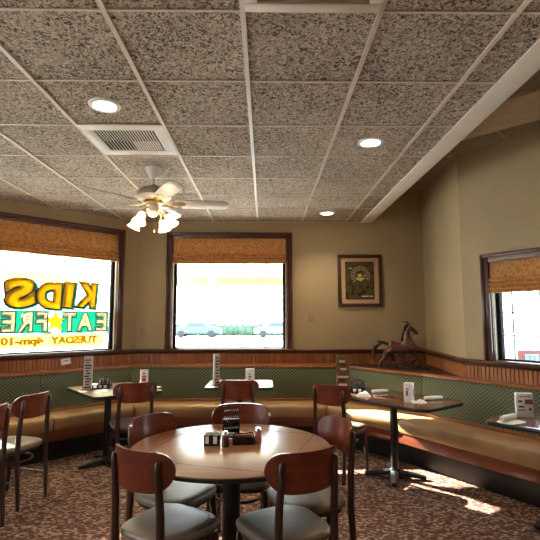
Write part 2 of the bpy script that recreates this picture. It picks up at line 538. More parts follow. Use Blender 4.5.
# ------------------------------------------------------------------ windows
def window(idx, a, b, W, glass_in=0.09, bars=None, blind_z=2.25, gx=(0.06, 0.04), casing=0.075, sashm='gasket', cz=None):
    loc, rz, L = frame(a, b)
    x0, x1, z0, z1 = W
    root = bpy.data.objects.new('window_%d' % idx, None); COL.objects.link(root)
    root.location = loc; root.rotation_euler = (0, 0, rz); struct(root)
    # casing: two-step moulding around left, right and top
    c = MB()
    w = casing
    for (ax, bx, az, bz) in ((x0 - w, x0 + 0.004, z0, z1 + w), (x1 - 0.004, x1 + w, z0, z1 + w), (x0 + 0.004, x1 - 0.004, z1 - 0.004, z1 + w)):
        c.box(ax, bx, 0.0, 0.022, az, bz)
    for (ax, bx, az, bz) in ((x0 - w, x0 - w + 0.028, z0, z1 + w), (x1 + w - 0.028, x1 + w, z0, z1 + w), (x0 - w + 0.028, x1 + w - 0.028, z1 + w - 0.028, z1 + w)):
        c.box(ax, bx, 0.022, 0.038, az, bz)
    struct(c.build('window_casing', M['mahogany_v'], root, bevel=0.003))
    # jamb lining and stool
    j = MB()
    j.box(x0 - 0.001, x0 + 0.014, -0.05, 0.0, z0, z1)
    j.box(x1 - 0.014, x1 + 0.001, -0.05, 0.0, z0, z1)
    j.box(x0 + 0.014, x1 - 0.014, -0.05, 0.0, z1 - 0.014, z1)
    struct(j.build('window_jamb', M['mahogany_v'], root, bevel=0.002))
    sl = MB(); sl.box(x0, x1, -0.20, 0.03, z0 - 0.012, z0 + 0.006)
    struct(sl.build('window_sill', M['mahogany'], root, bevel=0.003))
    # sash
    f = MB(); ss = 0.055
    gy = -glass_in
    for (ax, bx, az, bz) in ((x0 + 0.001, x0 + ss, z0 + 0.006, z1), (x1 - ss, x1 - 0.001, z0 + 0.006, z1), (x0 + ss, x1 - ss, z0 + 0.006, z0 + 0.022), (x0 + ss, x1 - ss, z1 - ss, z1)):
        f.box(ax, bx, gy - 0.02, gy + 0.035, az, bz)
    struct(f.build('window_frame', M['gasket'], root, bevel=0.002))
    f = MB()
    for ax, bx in ((x0 + 0.014, x0 + 0.018), (x1 - 0.018, x1 - 0.014)):
        f.box(ax, bx, gy + 0.036, -0.02, z0 + 0.006, z1)
    struct(f.build('window_stop', M['sash'], root))
    gl = MB(); gl.box(x0 + ss - 0.005, x1 - ss + 0.005, gy - 0.003, gy + 0.003, z0 + 0.018, z1 - ss + 0.005)
    struct(gl.build('window_pane', M['glass'], root, smooth=False))
    if bars:
        bmx = MB()
        for bx in bars[0]:
            bmx.box(bx - 0.008, bx + 0.008, gy + 0.004, gy + 0.016, z0 + 0.02, z1 - ss)
        for bz in bars[1]:
            bmx.box(x0 + ss, x1 - ss, gy + 0.005, gy + 0.015, bz - 0.007, bz + 0.007)
        struct(bmx.build('window_bars', M['whitebar'], root, bevel=0.002))
    return root

def blind(label, a, b, W, zb, wide=0.0):
    loc, rz, L = frame(a, b)
    x0, x1, z0, z1 = W
    root = thing('roman_blind', label, 'window blind', (loc[0], loc[1], 0), rz, 'roman blinds in the windows')
    # folded panel: profile in y-z extruded along x
    prof = [(-0.030, z1 - 0.004), (0.004, z1 - 0.006), (0.010, zb + 0.17)]
    for k in range(3):
        zz = zb + 0.115 - k * 0.042
        prof += [(0.012 + 0.004 * k, zz + 0.04), (0.036 + 0.006 * k, zz + 0.010), (0.032 + 0.006 * k, zz), (0.012 + 0.004 * k, zz - 0.001)]
    prof += [(0.034, zb), (0.0, zb), (-0.030, zb + 0.02)]
    m = MB()
    rings = []
    n = 28
    for i in range(n + 1):
        x = x0 + 0.016 - wide + (x1 - x0 - 0.032 + 2 * wide) * i / n
        wv = 0.0025 * math.sin(i * 2.3) + 0.002 * math.sin(i * 0.9 + 1)
        rings.append([Vector((x, p[0] + (wv if 1 < q < len(prof) - 3 else 0), p[1] + (wv if q > 3 else 0))) for q, p in enumerate(prof)])
    m.loft(rings)
    m.build('fabric', M['blind'], root, angle=30)
    h = MB(); h.box(x0 + 0.016, x1 - 0.016, -0.032, -0.03 + 0.001, z1 - 0.05, z1 - 0.003)
    h.build('head_rail', M['white'], root)
    cd = MB(); cd.tube([(x1 - 0.05, -0.036, z1 - 0.05), (x1 - 0.05, -0.036, zb + 0.03)], 0.002, 6)
    cd.build('cord', M['white'], root)
    return root
window(1, P5, P6, W1)
window(2, P4, P5, W2)
window(3, P2, P3, W3, bars=([W3[1] - 0.17 - 0.265 * k for k in range(4)], [1.33, 1.55, 1.77]))
window(4, P6, P7, WS)
blind('orange patterned roman blind above the painted lettering, on the left wall window', P5, P6, W1, 2.25)
blind('orange patterned roman blind on the middle window behind the ceiling fan', P4, P5, W2, 2.25)
blind('golden patterned roman blind on the small paned window at right', P2, P3, W3, 1.74)

# ------------------------------------------------------------------ painted lettering on window 1
def text_obj(body, size, ext, off=0.0, shear=0.0, bev=0.0):
    cu = bpy.data.curves.new('lettering', 'FONT')
    if bev:
        cu.fill_mode = 'NONE'; cu.bevel_depth = bev; cu.bevel_resolution = 1; ext = 0.0
    cu.body = body; cu.size = size; cu.extrude = ext; cu.offset = off; cu.shear = shear
    cu.resolution_u = 4
    tmp = bpy.data.objects.new('lettering_source', cu); COL.objects.link(tmp)
    bpy.context.view_layer.update()
    dg = bpy.context.evaluated_depsgraph_get()
    me = bpy.data.meshes.new_from_object(tmp.evaluated_get(dg))
    bpy.data.objects.remove(tmp); bpy.data.curves.remove(cu)
    return me
def letter(name, body, x0, x1, z0, z1, y, mat, parent, off=0.0, ext=0.0008, rot=0.0, grow=0.0, bev=0.0):
    """glyphs scaled to fill the x-z box, reading left to right along the wall's own x axis"""
    me = text_obj(body, 1.0, 0.5, off)
    ref = [(v.co.x, v.co.y) for v in me.vertices]
    if bev:
        me = text_obj(body, 1.0, 0.5, off, 0.0, bev)
    xs = [v[0] for v in ref]; ys = [v[1] for v in ref]
    ax, bx, ay, by = min(xs), max(xs), min(ys), max(ys)
    x0 -= grow; x1 += grow; z0 -= grow; z1 += grow
    cx, cz = (x0 + x1) / 2, (z0 + z1) / 2
    for v in me.vertices:
        u = x0 + (v.co.x - ax) / (bx - ax) * (x1 - x0)
        w = z0 + (v.co.y - ay) / (by - ay) * (z1 - z0)
        dy = (v.co.z / bev * 0.0012) if bev else (ext if v.co.z > 0 else -ext)
        du, dw = u - cx, w - cz
        v.co = Vector((cx + du * math.cos(rot) - dw * math.sin(rot), y + dy, cz + du * math.sin(rot) + dw * math.cos(rot)))
    me.materials.append(mat)
    o = bpy.data.objects.new(name, me); COL.objects.link(o); o.parent = parent
    return o
loc, rz, _ = frame(P5, P6)
sign = thing('window_lettering', 'painted window lettering reading KIDS EAT FREE TUESDAY 4PM-10, seen from behind', 'painted sign', loc, rz)
GY = -0.084
yA, yB, yC = GY + 0.004, GY + 0.001, GY - 0.0005    # nearest the room first (all on the inner face of the pane)
for ch, x0, x1, z0, z1, ro in (('K', 0.545, 0.80, 1.64, 1.955, 0.06), ('I', 0.835, 0.955, 1.635, 1.945, 0.10), ('D', 0.985, 1.27, 1.62, 1.935, 0.04), ('S', 1.29, 1.62, 1.625, 1.965, -0.12)):
    letter('letter', ch, x0, x1, z0, z1, yA, M['p_yellow'], sign, 0.075, rot=ro)
    letter('letter_shadow', ch, x0 - 0.002, x1 - 0.002, z0 - 0.004, z1 - 0.004, yB, M['p_dark'], sign, 0.075, rot=ro, bev=0.034)
    letter('letter_glow', ch, x0 - 0.016, x1 - 0.014, z0 - 0.012, z1 - 0.012, yC, M['p_teal'], sign, 0.075, rot=ro, bev=0.05)
for ch, x0, x1 in (('E', 0.385, 0.535), ('A', 0.575, 0.775), ('T', 0.79, 0.945), ('F', 1.135, 1.265), ('R', 1.30, 1.46), ('E', 1.49, 1.63), ('E', 1.67, 1.81)):
    letter('letter', ch, x0, x1, 1.345, 1.575, yA, M['p_cream'], sign, 0.05)
    letter('letter_shadow', ch, x0 - 0.003, x1 - 0.003, 1.343, 1.573, yB, M['p_dark'], sign, 0.05, bev=0.03)
def ground_with_holes(name, x0, x1, z0, z1, glyphs, y, mat, parent):
    cu = bpy.data.curves.new('ground', 'CURVE'); cu.dimensions = '2D'; cu.fill_mode = 'BOTH'; cu.extrude = 0.0006; cu.resolution_u = 4
    sp_ = cu.splines.new('POLY'); sp_.points.add(3); sp_.use_cyclic_u = True
    for p_, q_ in zip(sp_.points, ((x0, z0), (x1, z0), (x1, z1), (x0, z1))):
        p_.co = (q_[0], q_[1], 0, 1)
    for ch_, gx0, gx1, gz0, gz1 in glyphs:
        f_ = bpy.data.curves.new('glyph', 'FONT'); f_.body = ch_; f_.resolution_u = 4
        t_ = bpy.data.objects.new('glyph', f_); COL.objects.link(t_)
        bpy.context.view_layer.update()
        dg_ = bpy.context.evaluated_depsgraph_get()
        te = t_.evaluated_get(dg_)
        g_ = te.to_curve(dg_)
        pts_ = [tuple(q.co) for s_ in g_.splines for q in s_.bezier_points]
        ax, bx = min(q[0] for q in pts_), max(q[0] for q in pts_); ay, by = min(q[1] for q in pts_), max(q[1] for q in pts_)
        fx_ = lambda c_: (gx0 + (c_[0] - ax) / (bx - ax) * (gx1 - gx0), gz0 + (c_[1] - ay) / (by - ay) * (gz1 - gz0), 0)
        # outer outline only: counters stay open to the light as well
        best = max(g_.splines, key=lambda s_: max(q.co[0] for q in s_.bezier_points) - min(q.co[0] for q in s_.bezier_points))
        n_ = cu.splines.new('BEZIER'); n_.bezier_points.add(len(best.bezier_points) - 1); n_.use_cyclic_u = True
        for q0, q1 in zip(best.bezier_points, n_.bezier_points):
            q1.handle_left_type = q1.handle_right_type = 'FREE'
            q1.co = fx_(q0.co); q1.handle_left = fx_(q0.handle_left); q1.handle_right = fx_(q0.handle_right)
        te.to_curve_clear()
        bpy.data.objects.remove(t_)
    tmp = bpy.data.objects.new('ground', cu); COL.objects.link(tmp)
    bpy.context.view_layer.update()
    dg_ = bpy.context.evaluated_depsgraph_get()
    me = bpy.data.meshes.new_from_object(tmp.evaluated_get(dg_))
    bpy.data.objects.remove(tmp)
    for v in me.vertices:
        v.co = Vector((v.co.x, y + v.co.z, v.co.y))
    me.materials.clear(); me.materials.append(mat)
    o = bpy.data.objects.new(name, me); COL.objects.link(o); o.parent = parent
    return o
GL = [('E', 0.385, 0.535), ('A', 0.575, 0.775), ('T', 0.79, 0.945), ('F', 1.135, 1.265), ('R', 1.30, 1.46), ('E', 1.49, 1.63), ('E', 1.67, 1.81)]
ground_with_holes('teal_ground', 0.36, 0.965, 1.325, 1.592, [(g[0], g[1] - 0.004, g[2] + 0.004, 1.342, 1.578) for g in GL[:3]], yC, M['p_teal'], sign)
ground_with_holes('teal_ground', 1.115, 1.84, 1.325, 1.592, [(g[0], g[1] - 0.004, g[2] + 0.004, 1.342, 1.578) for g in GL[3:]], yC, M['p_teal'], sign)
def star(cx, cz, r):
    return [(cx + (r if k % 2 == 0 else r * 0.42) * math.sin(k * PI / 5), cz + (r if k % 2 == 0 else r * 0.42) * math.cos(k * PI / 5)) for k in range(10)]
MB().prism(star(1.04, 1.462, 0.135), yA - 0.0008, yA + 0.0008, yup=True).build('star', M['p_bright'], sign, smooth=False)
so_ = MB(); so_.tube([(a_[0], yB, a_[1]) for a_ in star(1.037, 1.458, 0.142)] + [(star(1.037, 1.458, 0.142)[0][0], yB, star(1.037, 1.458, 0.142)[0][1])], 0.006, 6)
so_.build('star_outline', M['p_teal'], sign)
MB().prism([(0.42, 1.15), (0.40, 1.31), (2.0, 1.315), (2.02, 1.155)], yC - 0.0008, yC + 0.0008, yup=True).build('banner', M['p_banner'], sign, smooth=False)
letter('letter_row', 'TUESDAY', 0.50, 1.09, 1.185, 1.285, yB, M['p_row'], sign, 0.065)
letter('letter_row', '4pm-10', 1.16, 1.63, 1.165, 1.285, yB, M['p_row'], sign, 0.065)
MB().box(0.36, 2.0, yC - 0.001, yC, 1.128, 1.137).build('teal_underline', M['p_teal'], sign, smooth=False)

# ------------------------------------------------------------------ booth benches
D0 = Vector((0.95, 6.12)); D1 = Vector((1.74, 5.18)); D2 = Vector((2.45, 4.0)); D3 = Vector((3.02, 3.053))
BL = Vector((-1.73, 6.12)); BLs = Vector((-2.52, 5.33)); BLe = Vector((-3.68, 4.17)); BM = Vector((-0.27, 6.12))
def turn(a, b, c):
    d1 = (b - a).normalized(); d2 = (c - b).normalized()
    ang = math.atan2(d1.x * d2.y - d1.y * d2.x, d1.dot(d2))
    return math.tan(ang / 2)
def bench(label, a, b, m0, m1, back=0.12, capback=0.26):
    loc, rz, L = frame(a, b)
    root = thing('booth_bench', label, 'bench', loc, rz, 'booth benches along the walls')
    def sweep(prof, inset=0.0, soft=0.0):
        cy = sum(p[0] for p in prof) / len(prof); cz = sum(p[1] for p in prof) / len(prof)
        rings = []
        st = [(0, soft), (soft, 0), (None, 0), (-soft, 0), (-0.0001, soft)] if soft else [(0, 0), (-0.00001, 0)]
        def ring(t, sh):
            out = []
            for (yy, zz) in prof:
                k = 1.0
                y2 = cy + (yy - cy) * (1 - sh * 1.2); z2 = cz + (zz - cz) * (1 - sh * 1.2)
                xa = inset + y2 * m0; xb = L - inset - y2 * m1
                x = xa + t if t >= 0 else xb + t
                out.append(Vector((x, y2, z2)))
            return out
        if soft:
            rings = [ring(0, soft * 4), ring(soft * 0.4, soft * 1.2), ring(soft * 1.6, 0), ring(-soft * 1.6, 0), ring(-soft * 0.4, soft * 1.2), ring(-0.00001, soft * 4)]
        else:
            rings = [ring(0, 0), ring(-0.00001, 0)]
        return MB().loft(rings)
    sweep([(0.05, 0.46), (0.44, 0.462), (0.462, 0.45), (0.47, 0.42), (0.465, 0.35), (0.45, 0.332), (0.0, 0.332), (0.0, 0.46), (0.02, 0.468)], 0.003, 0.02).build('seat_cushion', M['cushion'], root, angle=50)
    sweep([(0.055, 0.44), (0.052, 0.60), (0.03, 0.80), (0.016, 0.862), (0.0, 0.874), (-back * 0.6, 0.874), (-back * 0.6, 0.44)], 0.002, 0.012).build('backrest', M['green'], root, angle=50)
    sweep([(0.022, 0.872), (0.026, 0.885), (0.018, 0.900), (-capback, 0.900), (-capback, 0.872)]).build('top_rail', M['rail'], root, angle=30)
    sweep([(0.045, 0.455), (0.075, 0.455), (0.075, 0.485), (0.045, 0.495)]).build('back_rail', M['rail'], root, angle=30)
    sweep([(0.44, 0.225), (0.445, 0.235), (0.445, 0.33), (-0.05, 0.33), (-0.05, 0.225)]).build('apron', M['apron'], root, angle=30)
    sweep([(0.30, 0.0), (0.30, 0.225), (-0.04, 0.225), (-0.04, 0.0)]).build('kick_board', M['kick'], root, angle=30)
    return root
tB = turn(D1, D0, BL); tL = turn(D0, BL, BLs); tD = turn(D2, D1, D0)
bench('booth bench with green lattice back behind the table at far right', D3, D1, 0, tD, 0.06, 0.055)
bench('short angled booth bench below the carved horse shelf', D1, D0, tD, tB, 0.10, 0.03)
bench('booth bench on back wall, right half beside the tall colourful menu', D0, BM, tB, 0)
bench('booth bench on back wall, left half behind the small white table', BM, BL, 0, tL)
bench('booth bench under the lettered window, behind the table with black caddy', BL, BLs, tL, 0, 0.12, 0.195)
bench('booth bench at far left under the lettered window', BLs, BLe, 0, 0, 0.12, 0.195)
# triangular shelf behind the corner bench
sh = MB(); sh.prism([(D0.x + 0.0, 6.14), (1.772, 5.205), (2.03, 4.80), (2.044, 4.80), (2.19, 6.37), (D0.x, 6.37)], 0.868, 0.892)
struct(sh.build('trim_%d' % ntrim[0], M['shelf'], smooth=False)); ntrim[0] += 1

# ------------------------------------------------------------------ chairs
def make_chair(label, cat='chair'):
    root = thing('dining_chair', label, cat, group='cherry backed dining chairs')
    # seat cushion
    def outline(k):
        pts = []
        n = 40
        for i in range(n):
            a = 2 * PI * i / n
            c, s_ = math.cos(a), math.sin(a)
            ex = 0.5
            xx = math.copysign(abs(c) ** ex, c); yy = math.copysign(abs(s_) ** ex, s_)
            w = 0.19 + 0.03 * (yy + 1) / 2
            pts.append((xx * w * k, yy * 0.205 * k))
        return pts
    rings = [[Vector((x, y, z)) for x, y in outline(k)] for k, z in ((0.88, 0.425), (0.97, 0.43), (1.0, 0.445), (0.99, 0.46), (0.93, 0.471), (0.75, 0.477), (0.4, 0.479))]
    MB().loft(rings).build('seat', M['seat'], root, angle=60)
    f = MB(); f.loft([[Vector((x, y, z)) for x, y in outline(0.9)] for z in (0.405, 0.426)])
    f.build('seat_frame', M['chairwood'], root)
    # bentwood hoop under the seat
    hp = []
    for i in range(25):
        a = 2 * PI * i / 24
        hp.append((0.165 * math.cos(a), 0.155 * math.sin(a) - 0.01, 0.335))
    MB().tube(hp, 0.0095, 8, cap=False).build('hoop', M['chairwood'], root)
    # curved back panel
    m = MB()
    H0, H1 = 0.690, 0.872
    nu, nv = 26, 14
    def hw(z):
        t = (z - H0) / (H1 - H0)
        w = 0.205
        rb, rt = 0.105, 0.075
        dz = z - H0
        if dz < rb: w -= rb * (1 - math.sqrt(max(0, 1 - (1 - dz / rb) ** 2)))
        dt = H1 - z
        if dt < rt: w -= rt * 0.9 * (1 - math.sqrt(max(0, 1 - (1 - dt / rt) ** 2)))
        return w
    def py(x, z):
        return -0.245 - 0.10 * (z - 0.66) + 2.1 * x * x
    grid = []
    for side in (0, 1):
        gr = []
        for j in range(nv + 1):
            z = H0 + (H1 - H0) * (0.5 - 0.5 * math.cos(PI * j / nv))
            w = hw(z)
            row = []
            for i in range(nu + 1):
                x = w * (-1 + 2 * i / nu)
                zz = z + 0.005 * (1 - (x / 0.2) ** 2) * (1 if j > nv / 2 else -0.6)
                nx = 4.2 * x
                ln = math.sqrt(1 + nx * nx)
                off = 0.008 if side else -0.008
                row.append(m.bm.verts.new((x - off * nx / ln, py(x, z) + off / ln, zz)))
            gr.append(row)
        grid.append(gr)
    for side, gr in enumerate(grid):
        for j in range(nv):
            for i in range(nu):
                m.bm.faces.new((gr[j][i], gr[j][i+1], gr[j+1][i+1], gr[j+1][i]))
    A, B = grid
    bor = [(0, i) for i in range(nu + 1)] + [(j, nu) for j in range(1, nv + 1)] + [(nv, i) for i in range(nu - 1, -1, -1)] + [(j, 0) for j in range(nv - 1, 0, -1)]
    for k in range(len(bor)):
        a, b = bor[k], bor[(k + 1) % len(bor)]
        m.bm.faces.new((A[a[0]][a[1]], A[b[0]][b[1]], B[b[0]][b[1]], B[a[0]][a[1]]))
    m.build('backrest', M['cherry'], root, bevel=0, angle=50)
    for sx in (-1, 1):
        x = 0.15 * sx
        yb = py(x, 0.7) - 0.022
        pts = [(x * 1.02, -0.238, 0.0), (x * 1.04, -0.222, 0.22), (x * 1.05, -0.208, 0.42), (x * 1.03, yb + 0.010, 0.62), (x, py(x, 0.75) - 0.021, 0.75), (x, py(x, 0.825) - 0.019, 0.825), (x, py(x, 0.84) - 0.017, 0.837)]
        MB().tube(pts, [0.014, 0.018, 0.021, 0.019, 0.017, 0.015, 0.007], 10).build('back_post', M['chairwood'], root)
    for sx in (-1, 1):
        MB().tube([(0.185 * sx, 0.185, 0.0), (0.18 * sx, 0.165, 0.25), (0.17 * sx, 0.145, 0.41)], [0.014, 0.019, 0.022], 10).build('leg', M['chairwood'], root)
    for sx in (-1, 1):
        MB().tube([(0.155 * sx, -0.222, 0.20), (0.182 * sx, 0.17, 0.20)], 0.0085, 8).build('stretcher', M['chairwood'], root)
    return root
def rzof(fx, fy):
    return math.atan2(fy, fx) - PI / 2
# (back centre x, y, facing dx, dy, label)
chairs = [
    (-0.62, 2.28, 0.56, 0.83, 'cherry backed chair at the near left of the round table, its back toward us'),
    (0.215, 2.25, -0.48, 0.88, 'cherry backed chair at the near right of the round table, its back toward us'),
    (-0.75, 3.05, 0.86, -0.50, 'cherry backed chair at the far left of the round table, seat tucked under it'),
    (-0.17, 3.46, 0.0, -1.0, 'cherry backed chair on the far side of the round table, behind the black menu'),
    (0.475, 2.92, -0.93, -0.30, 'cherry backed chair on the right of the round table, its back catching the light'),
    (-0.27, 4.80, 0.0, 1.0, 'cherry backed chair tucked in at the small table below the middle window'),
    (0.585, 4.45, 0.62, 0.78, 'cherry backed chair at the left end of the long right table, sun on seat'),
    (-1.24, 4.60, -0.40, 0.92, 'cherry backed chair at the table with the tall white menu, left'),
    (-1.88, 3.97, -0.98, 0.26, 'cherry backed chair at the left edge table, the whole back in view'),
    (-1.90, 3.40, -0.99, 0.10, 'cherry backed chair cut off by the left edge of the photo'),
]
proto = None
for bx, by, fx, fy, lab in chairs:
    l = math.hypot(fx, fy); fx /= l; fy /= l
    locc = (bx + 0.245 * fx, by + 0.245 * fy, 0)
    if proto is None:
        proto = make_chair(lab); proto.location = locc; proto.rotation_euler = (0, 0, rzof(fx, fy))
    else:
        dup(proto, lab, locc, rzof(fx, fy))

# ------------------------------------------------------------------ tables
def pedestal(root, cx, cy, ztop, r=0.04, arm=0.28, rot=0.0):
    c = MB(); c.lathe([(r, 0.03), (r, ztop)], (cx, cy, 0), 24); c.build('column', M['black'], root)
    b = MB()
    for k in range(4):
        a = rot + PI / 2 * k
        dx, dy = math.cos(a), math.sin(a)
        b.tube([(cx, cy, 0.055), (cx + dx * arm * 0.6, cy + dy * arm * 0.6, 0.034), (cx + dx * arm, cy + dy * arm, 0.018)], [0.042, 0.034, 0.024], 10, flat=0.7)
    b.lathe([(0.06, 0.02), (0.06, 0.05), (0.045, 0.085)], (cx, cy, 0), 24)
    b.build('base', M['black'], root)
    p = MB(); p.box(cx - 0.15, cx + 0.15, cy - 0.15, cy + 0.15, ztop - 0.012, ztop)
    p.build('mounting_plate', M['black'], root)
def rect_table(label, cx, cy, w, d, rz, colxy=(0, 0), topm='tabledark', arm=0.28, brot=0.0, rad=0.07):
    root = thing('dining_table', label, 'table', (cx, cy, 0), rz, 'dining tables by the booth benches')
    MB().prism(rrect(w, d, rad), 0.733, 0.761).build('edge_band', M['edge'], root, bevel=0.004)
    MB().prism(rrect(w - 0.012, d - 0.012, rad - 0.006), 0.7605, 0.7635).build('tabletop', M[topm], root, bevel=0.001)
    pedestal(root, colxy[0], colxy[1], 0.733, 0.036, arm, brot)
    return root
# round table
rt = thing('round_table', 'round brown drop-leaf table in the foreground with condiment caddies', 'table', (-0.19, 2.77, 0), 0)
MB().lathe([(0.55, 0.738), (0.567, 0.740), (0.571, 0.757), (0.567, 0.760)], seg=96).build('edge_band', M['edge'], rt)
MB().lathe([(0.564, 0.7595), (0.565, 0.7625), (0.562, 0.7635)], seg=96).build('tabletop', M['tabletop'], rt)
sm = MB(); q = 0.398; ang = R(-18)
for k in range(4):
    mm = Matrix.Rotation(ang + k * PI / 2, 4, 'Z')
    sm.box(-q, q, -q - 0.0022, -q + 0.0022, 0.7632, 0.7641, mm)
sm.build('leaf_seam', M['seam'], rt, smooth=False)
pedestal(rt, 0, 0, 0.738, 0.052, 0.36, R(30))

ur = math.atan2(-0.79, 0.61)
rect_table('long dark table beside the right bench holding a white tent card', 1.185, 4.46, 1.16, 0.68, ur, (-0.06, 0.11), brot=R(35), rad=0.12)
rect_table('small glossy table below the middle window', -0.28, 5.39, 0.75, 0.66, 0, (0, 0.02), 'tablegloss', brot=R(45))
rect_table('square table under the lettered window with black caddy', -1.587, 5.01, 0.71, 0.88, R(40), (-0.04, 0.04), 'tablegloss', brot=0)
rect_table('dark table cut off by the right edge of the photo', 2.21, 3.15, 1.24, 0.66, math.atan2(-0.79, 0.61), (0.0, 0.06), brot=R(100), arm=0.44)
rect_table('table at the left edge of the photo behind two chairs', -2.62, 3.80, 0.92, 0.66, 0.0, (0, 0), brot=R(45))

# ------------------------------------------------------------------ table items
ZT = 0.7636
def tent_card(name, label, x, y, z, rz, w, h, prints, depth=0.07, base=True):
    """A-shaped or triangular standing card, folded from stiff paper"""
    root = thing(name, label, 'menu card', (x, y, z), rz, 'standing menu cards on tables')
    t = 0.0015
    m = MB()
    m.prism([(-w/2, -depth/2), (w/2, -depth/2), (w/2, depth/2), (-w/2, depth/2)], 0, h)
    m.build('card', M['paper'], root, bevel=0.001)
    for (mk, nm, a0, a1, b0, b1, face) in prints:
        pm = MB()
        x0, x1 = -w/2 + a0 * w, -w/2 + a1 * w
        z0, z1 = b0 * h, b1 * h
        if face == 0: pm.box(x0, x1, -depth/2 - 0.0008, -depth/2, z0, z1)
        else: pm.box(w/2, w/2 + 0.0008, -depth/2 + a0 * depth, -depth/2 + a1 * depth, z0, z1)
        pm.build(nm, M[mk], root, smooth=False)
    return root
tent_card('tent_card', 'white tent card with red print standing on the long right table', 1.27, 4.18, ZT, R(-28), 0.075, 0.165,
          [('redink', 'print', 0.25, 0.5, 0.35, 0.62, 0), ('redink', 'print', 0.25, 0.6, 0.68, 0.74, 0), ('brownink', 'photo', 0.2, 0.8, 0.30, 0.72, 1), ('redink', 'print', 0.2, 0.7, 0.77, 0.83, 1), ('darkink', 'print', 0.3, 0.8, 0.15, 0.22, 1)], 0.075)
tent_card('tent_card', 'white card with brown food photos on the table at right edge', 1.93, 3.53, ZT, R(-8), 0.12, 0.175,
          [('brownink', 'photo', 0.5, 0.98, 0.55, 0.74, 0), ('darkink', 'print', 0.12, 0.36, 0.62, 0.70, 0), ('brownink', 'photo', 0.14, 0.45, 0.40, 0.48, 0), ('darkink', 'print', 0.1, 0.5, 0.28, 0.32, 0), ('darkink', 'print', 0.72, 0.88, 0.3, 0.38, 0), ('redink', 'print', 0.2, 0.8, 0.84, 0.88, 0)], 0.03)
tent_card('tent_card', 'white tent card with red print behind a chair on the left table', -1.36, 5.35, ZT, R(20), 0.085, 0.16,
          [('redink', 'print', 0.2, 0.7, 0.2, 0.45, 0), ('redink', 'print', 0.2, 0.75, 0.5, 0.62, 0), ('brownink', 'print', 0.25, 0.6, 0.70, 0.8, 0), ('blueink', 'print', 0.2, 0.7, 0.3, 0.6, 1)], 0.06)
tent_card('tent_card', 'white tent card with red print on the small middle table', -0.17, 5.40, ZT, R(4), 0.10, 0.165,
          [('redink', 'print', 0.3, 0.6, 0.16, 0.34, 0), ('redink', 'print', 0.3, 0.65, 0.42, 0.52, 0), ('darkink', 'print', 0.3, 0.6, 0.62, 0.68, 0)], 0.05)
def tall_menu(label, x, y, rz, w, h, prints, body='paper', th=0.02):
    root = thing('menu_stand', label, 'menu', (x, y, ZT), rz, 'tall menu stands on tables')
    MB().box(-w/2, w/2, -th/2, th/2, 0.004, h).build('menu_panel', M[body], root, bevel=0.001)
    MB().box(-w/2 - 0.01, w/2 + 0.01, -0.035, 0.035, 0, 0.006).build('foot', M['blackgloss'], root, bevel=0.001)
    MB().box(-w/2 - 0.004, w/2 + 0.004, -th/2 - 0.004, -th/2 - 0.002, 0.004, h + 0.006).build('acrylic_cover', M['clear'], root)
    for (mk, a0, a1, b0, b1) in prints:
        MB().box(-w/2 + a0*w, -w/2 + a1*w, -th/2 - 0.0009, -th/2, b0*h, b1*h).build('photo' if 'brown' in mk else 'print', M[mk], root, smooth=False)
    return root
def strip_prints(n, mats, seed):
    rnd = random.Random(seed); out = []
    for i in range(n):
        b0 = 0.06 + 0.88 * i / n; a0 = rnd.uniform(0.05, 0.3)
        out.append((mats[i % len(mats)], a0, rnd.uniform(0.6, 0.95), b0, b0 + 0.5 * 0.9 / n))
    return out
tall_menu('tall white menu standing at the left corner of the left table', -1.83, 4.92, R(8), 0.085, 0.345, strip_prints(11, ['darkink', 'brownink', 'redink', 'blueink'], 1))
tall_menu('tall narrow menu seen edge-on at the left of the middle table', -0.54, 5.26, R(62), 0.10, 0.34, strip_prints(9, ['darkink', 'redink', 'brownink'], 2))
tall_menu('tall colourful menu with food photos behind the sunlit chair', 0.79, 4.78, R(-6), 0.13, 0.35, strip_prints(8, ['brownink', 'paper', 'darkink', 'paper'], 3), 'brownink')

def shaker(root, x, y, z, h=0.085, body='brownink', name='shaker'):
    b = MB(); b.lathe([(0.019, 0), (0.021, 0.01), (0.018, h * 0.6), (0.016, h * 0.72)], (x, y, z), 18)
    o = b.build(name, M[body], root)
    c = MB(); c.lathe([(0.018, h * 0.72), (0.018, h * 0.88), (0.012, h)], (x, y, z), 18)
    c.build('lid', M['chrome'], o)
    return o
def packet_caddy(label, x, y, rz, w=0.085, d=0.07, h=0.075, z=ZT, packs=(('paper', 5), ('pinkpk', 2), ('blueink', 2))):
    root = thing('packet_caddy', label, 'condiment caddy', (x, y, z), rz)
    m = MB(); t = 0.004
    m.box(-w/2, w/2, -d/2, d/2, 0, t)
    m.box(-w/2, w/2, -d/2, -d/2 + t, 0, h * 0.72); m.box(-w/2, w/2, d/2 - t, d/2, 0, h * 0.72)
    m.box(-w/2, -w/2 + t, -d/2, d/2, 0, h * 0.72); m.box(w/2 - t, w/2, -d/2, d/2, 0, h * 0.72)
    m.box(-0.003, 0.003, -d/2, d/2, 0, h * 0.8)
    m.build('box', M['blackgloss'], root, bevel=0.0015)
    lab = MB(); lab.box(-w/2 + 0.010, -0.014, -d/2 - 0.001, -d/2, 0.012, h * 0.66); lab.box(0.012, w/2 - 0.010, -d/2 - 0.001, -d/2, 0.012, h * 0.66)
    lab.build('white_insert', M['paper'], root)
    n = 0
    for mk, c in packs:
        for i in range(c):
            yy = -d/2 + 0.009 + n * (d - 0.016) / 9; n += 1
            MB().box(-w/2 + 0.007, w/2 - 0.007, yy, yy + 0.003, 0.008, h * 0.86 + random.uniform(-0.008, 0.008)).build('packet', M[mk], root)
    return root
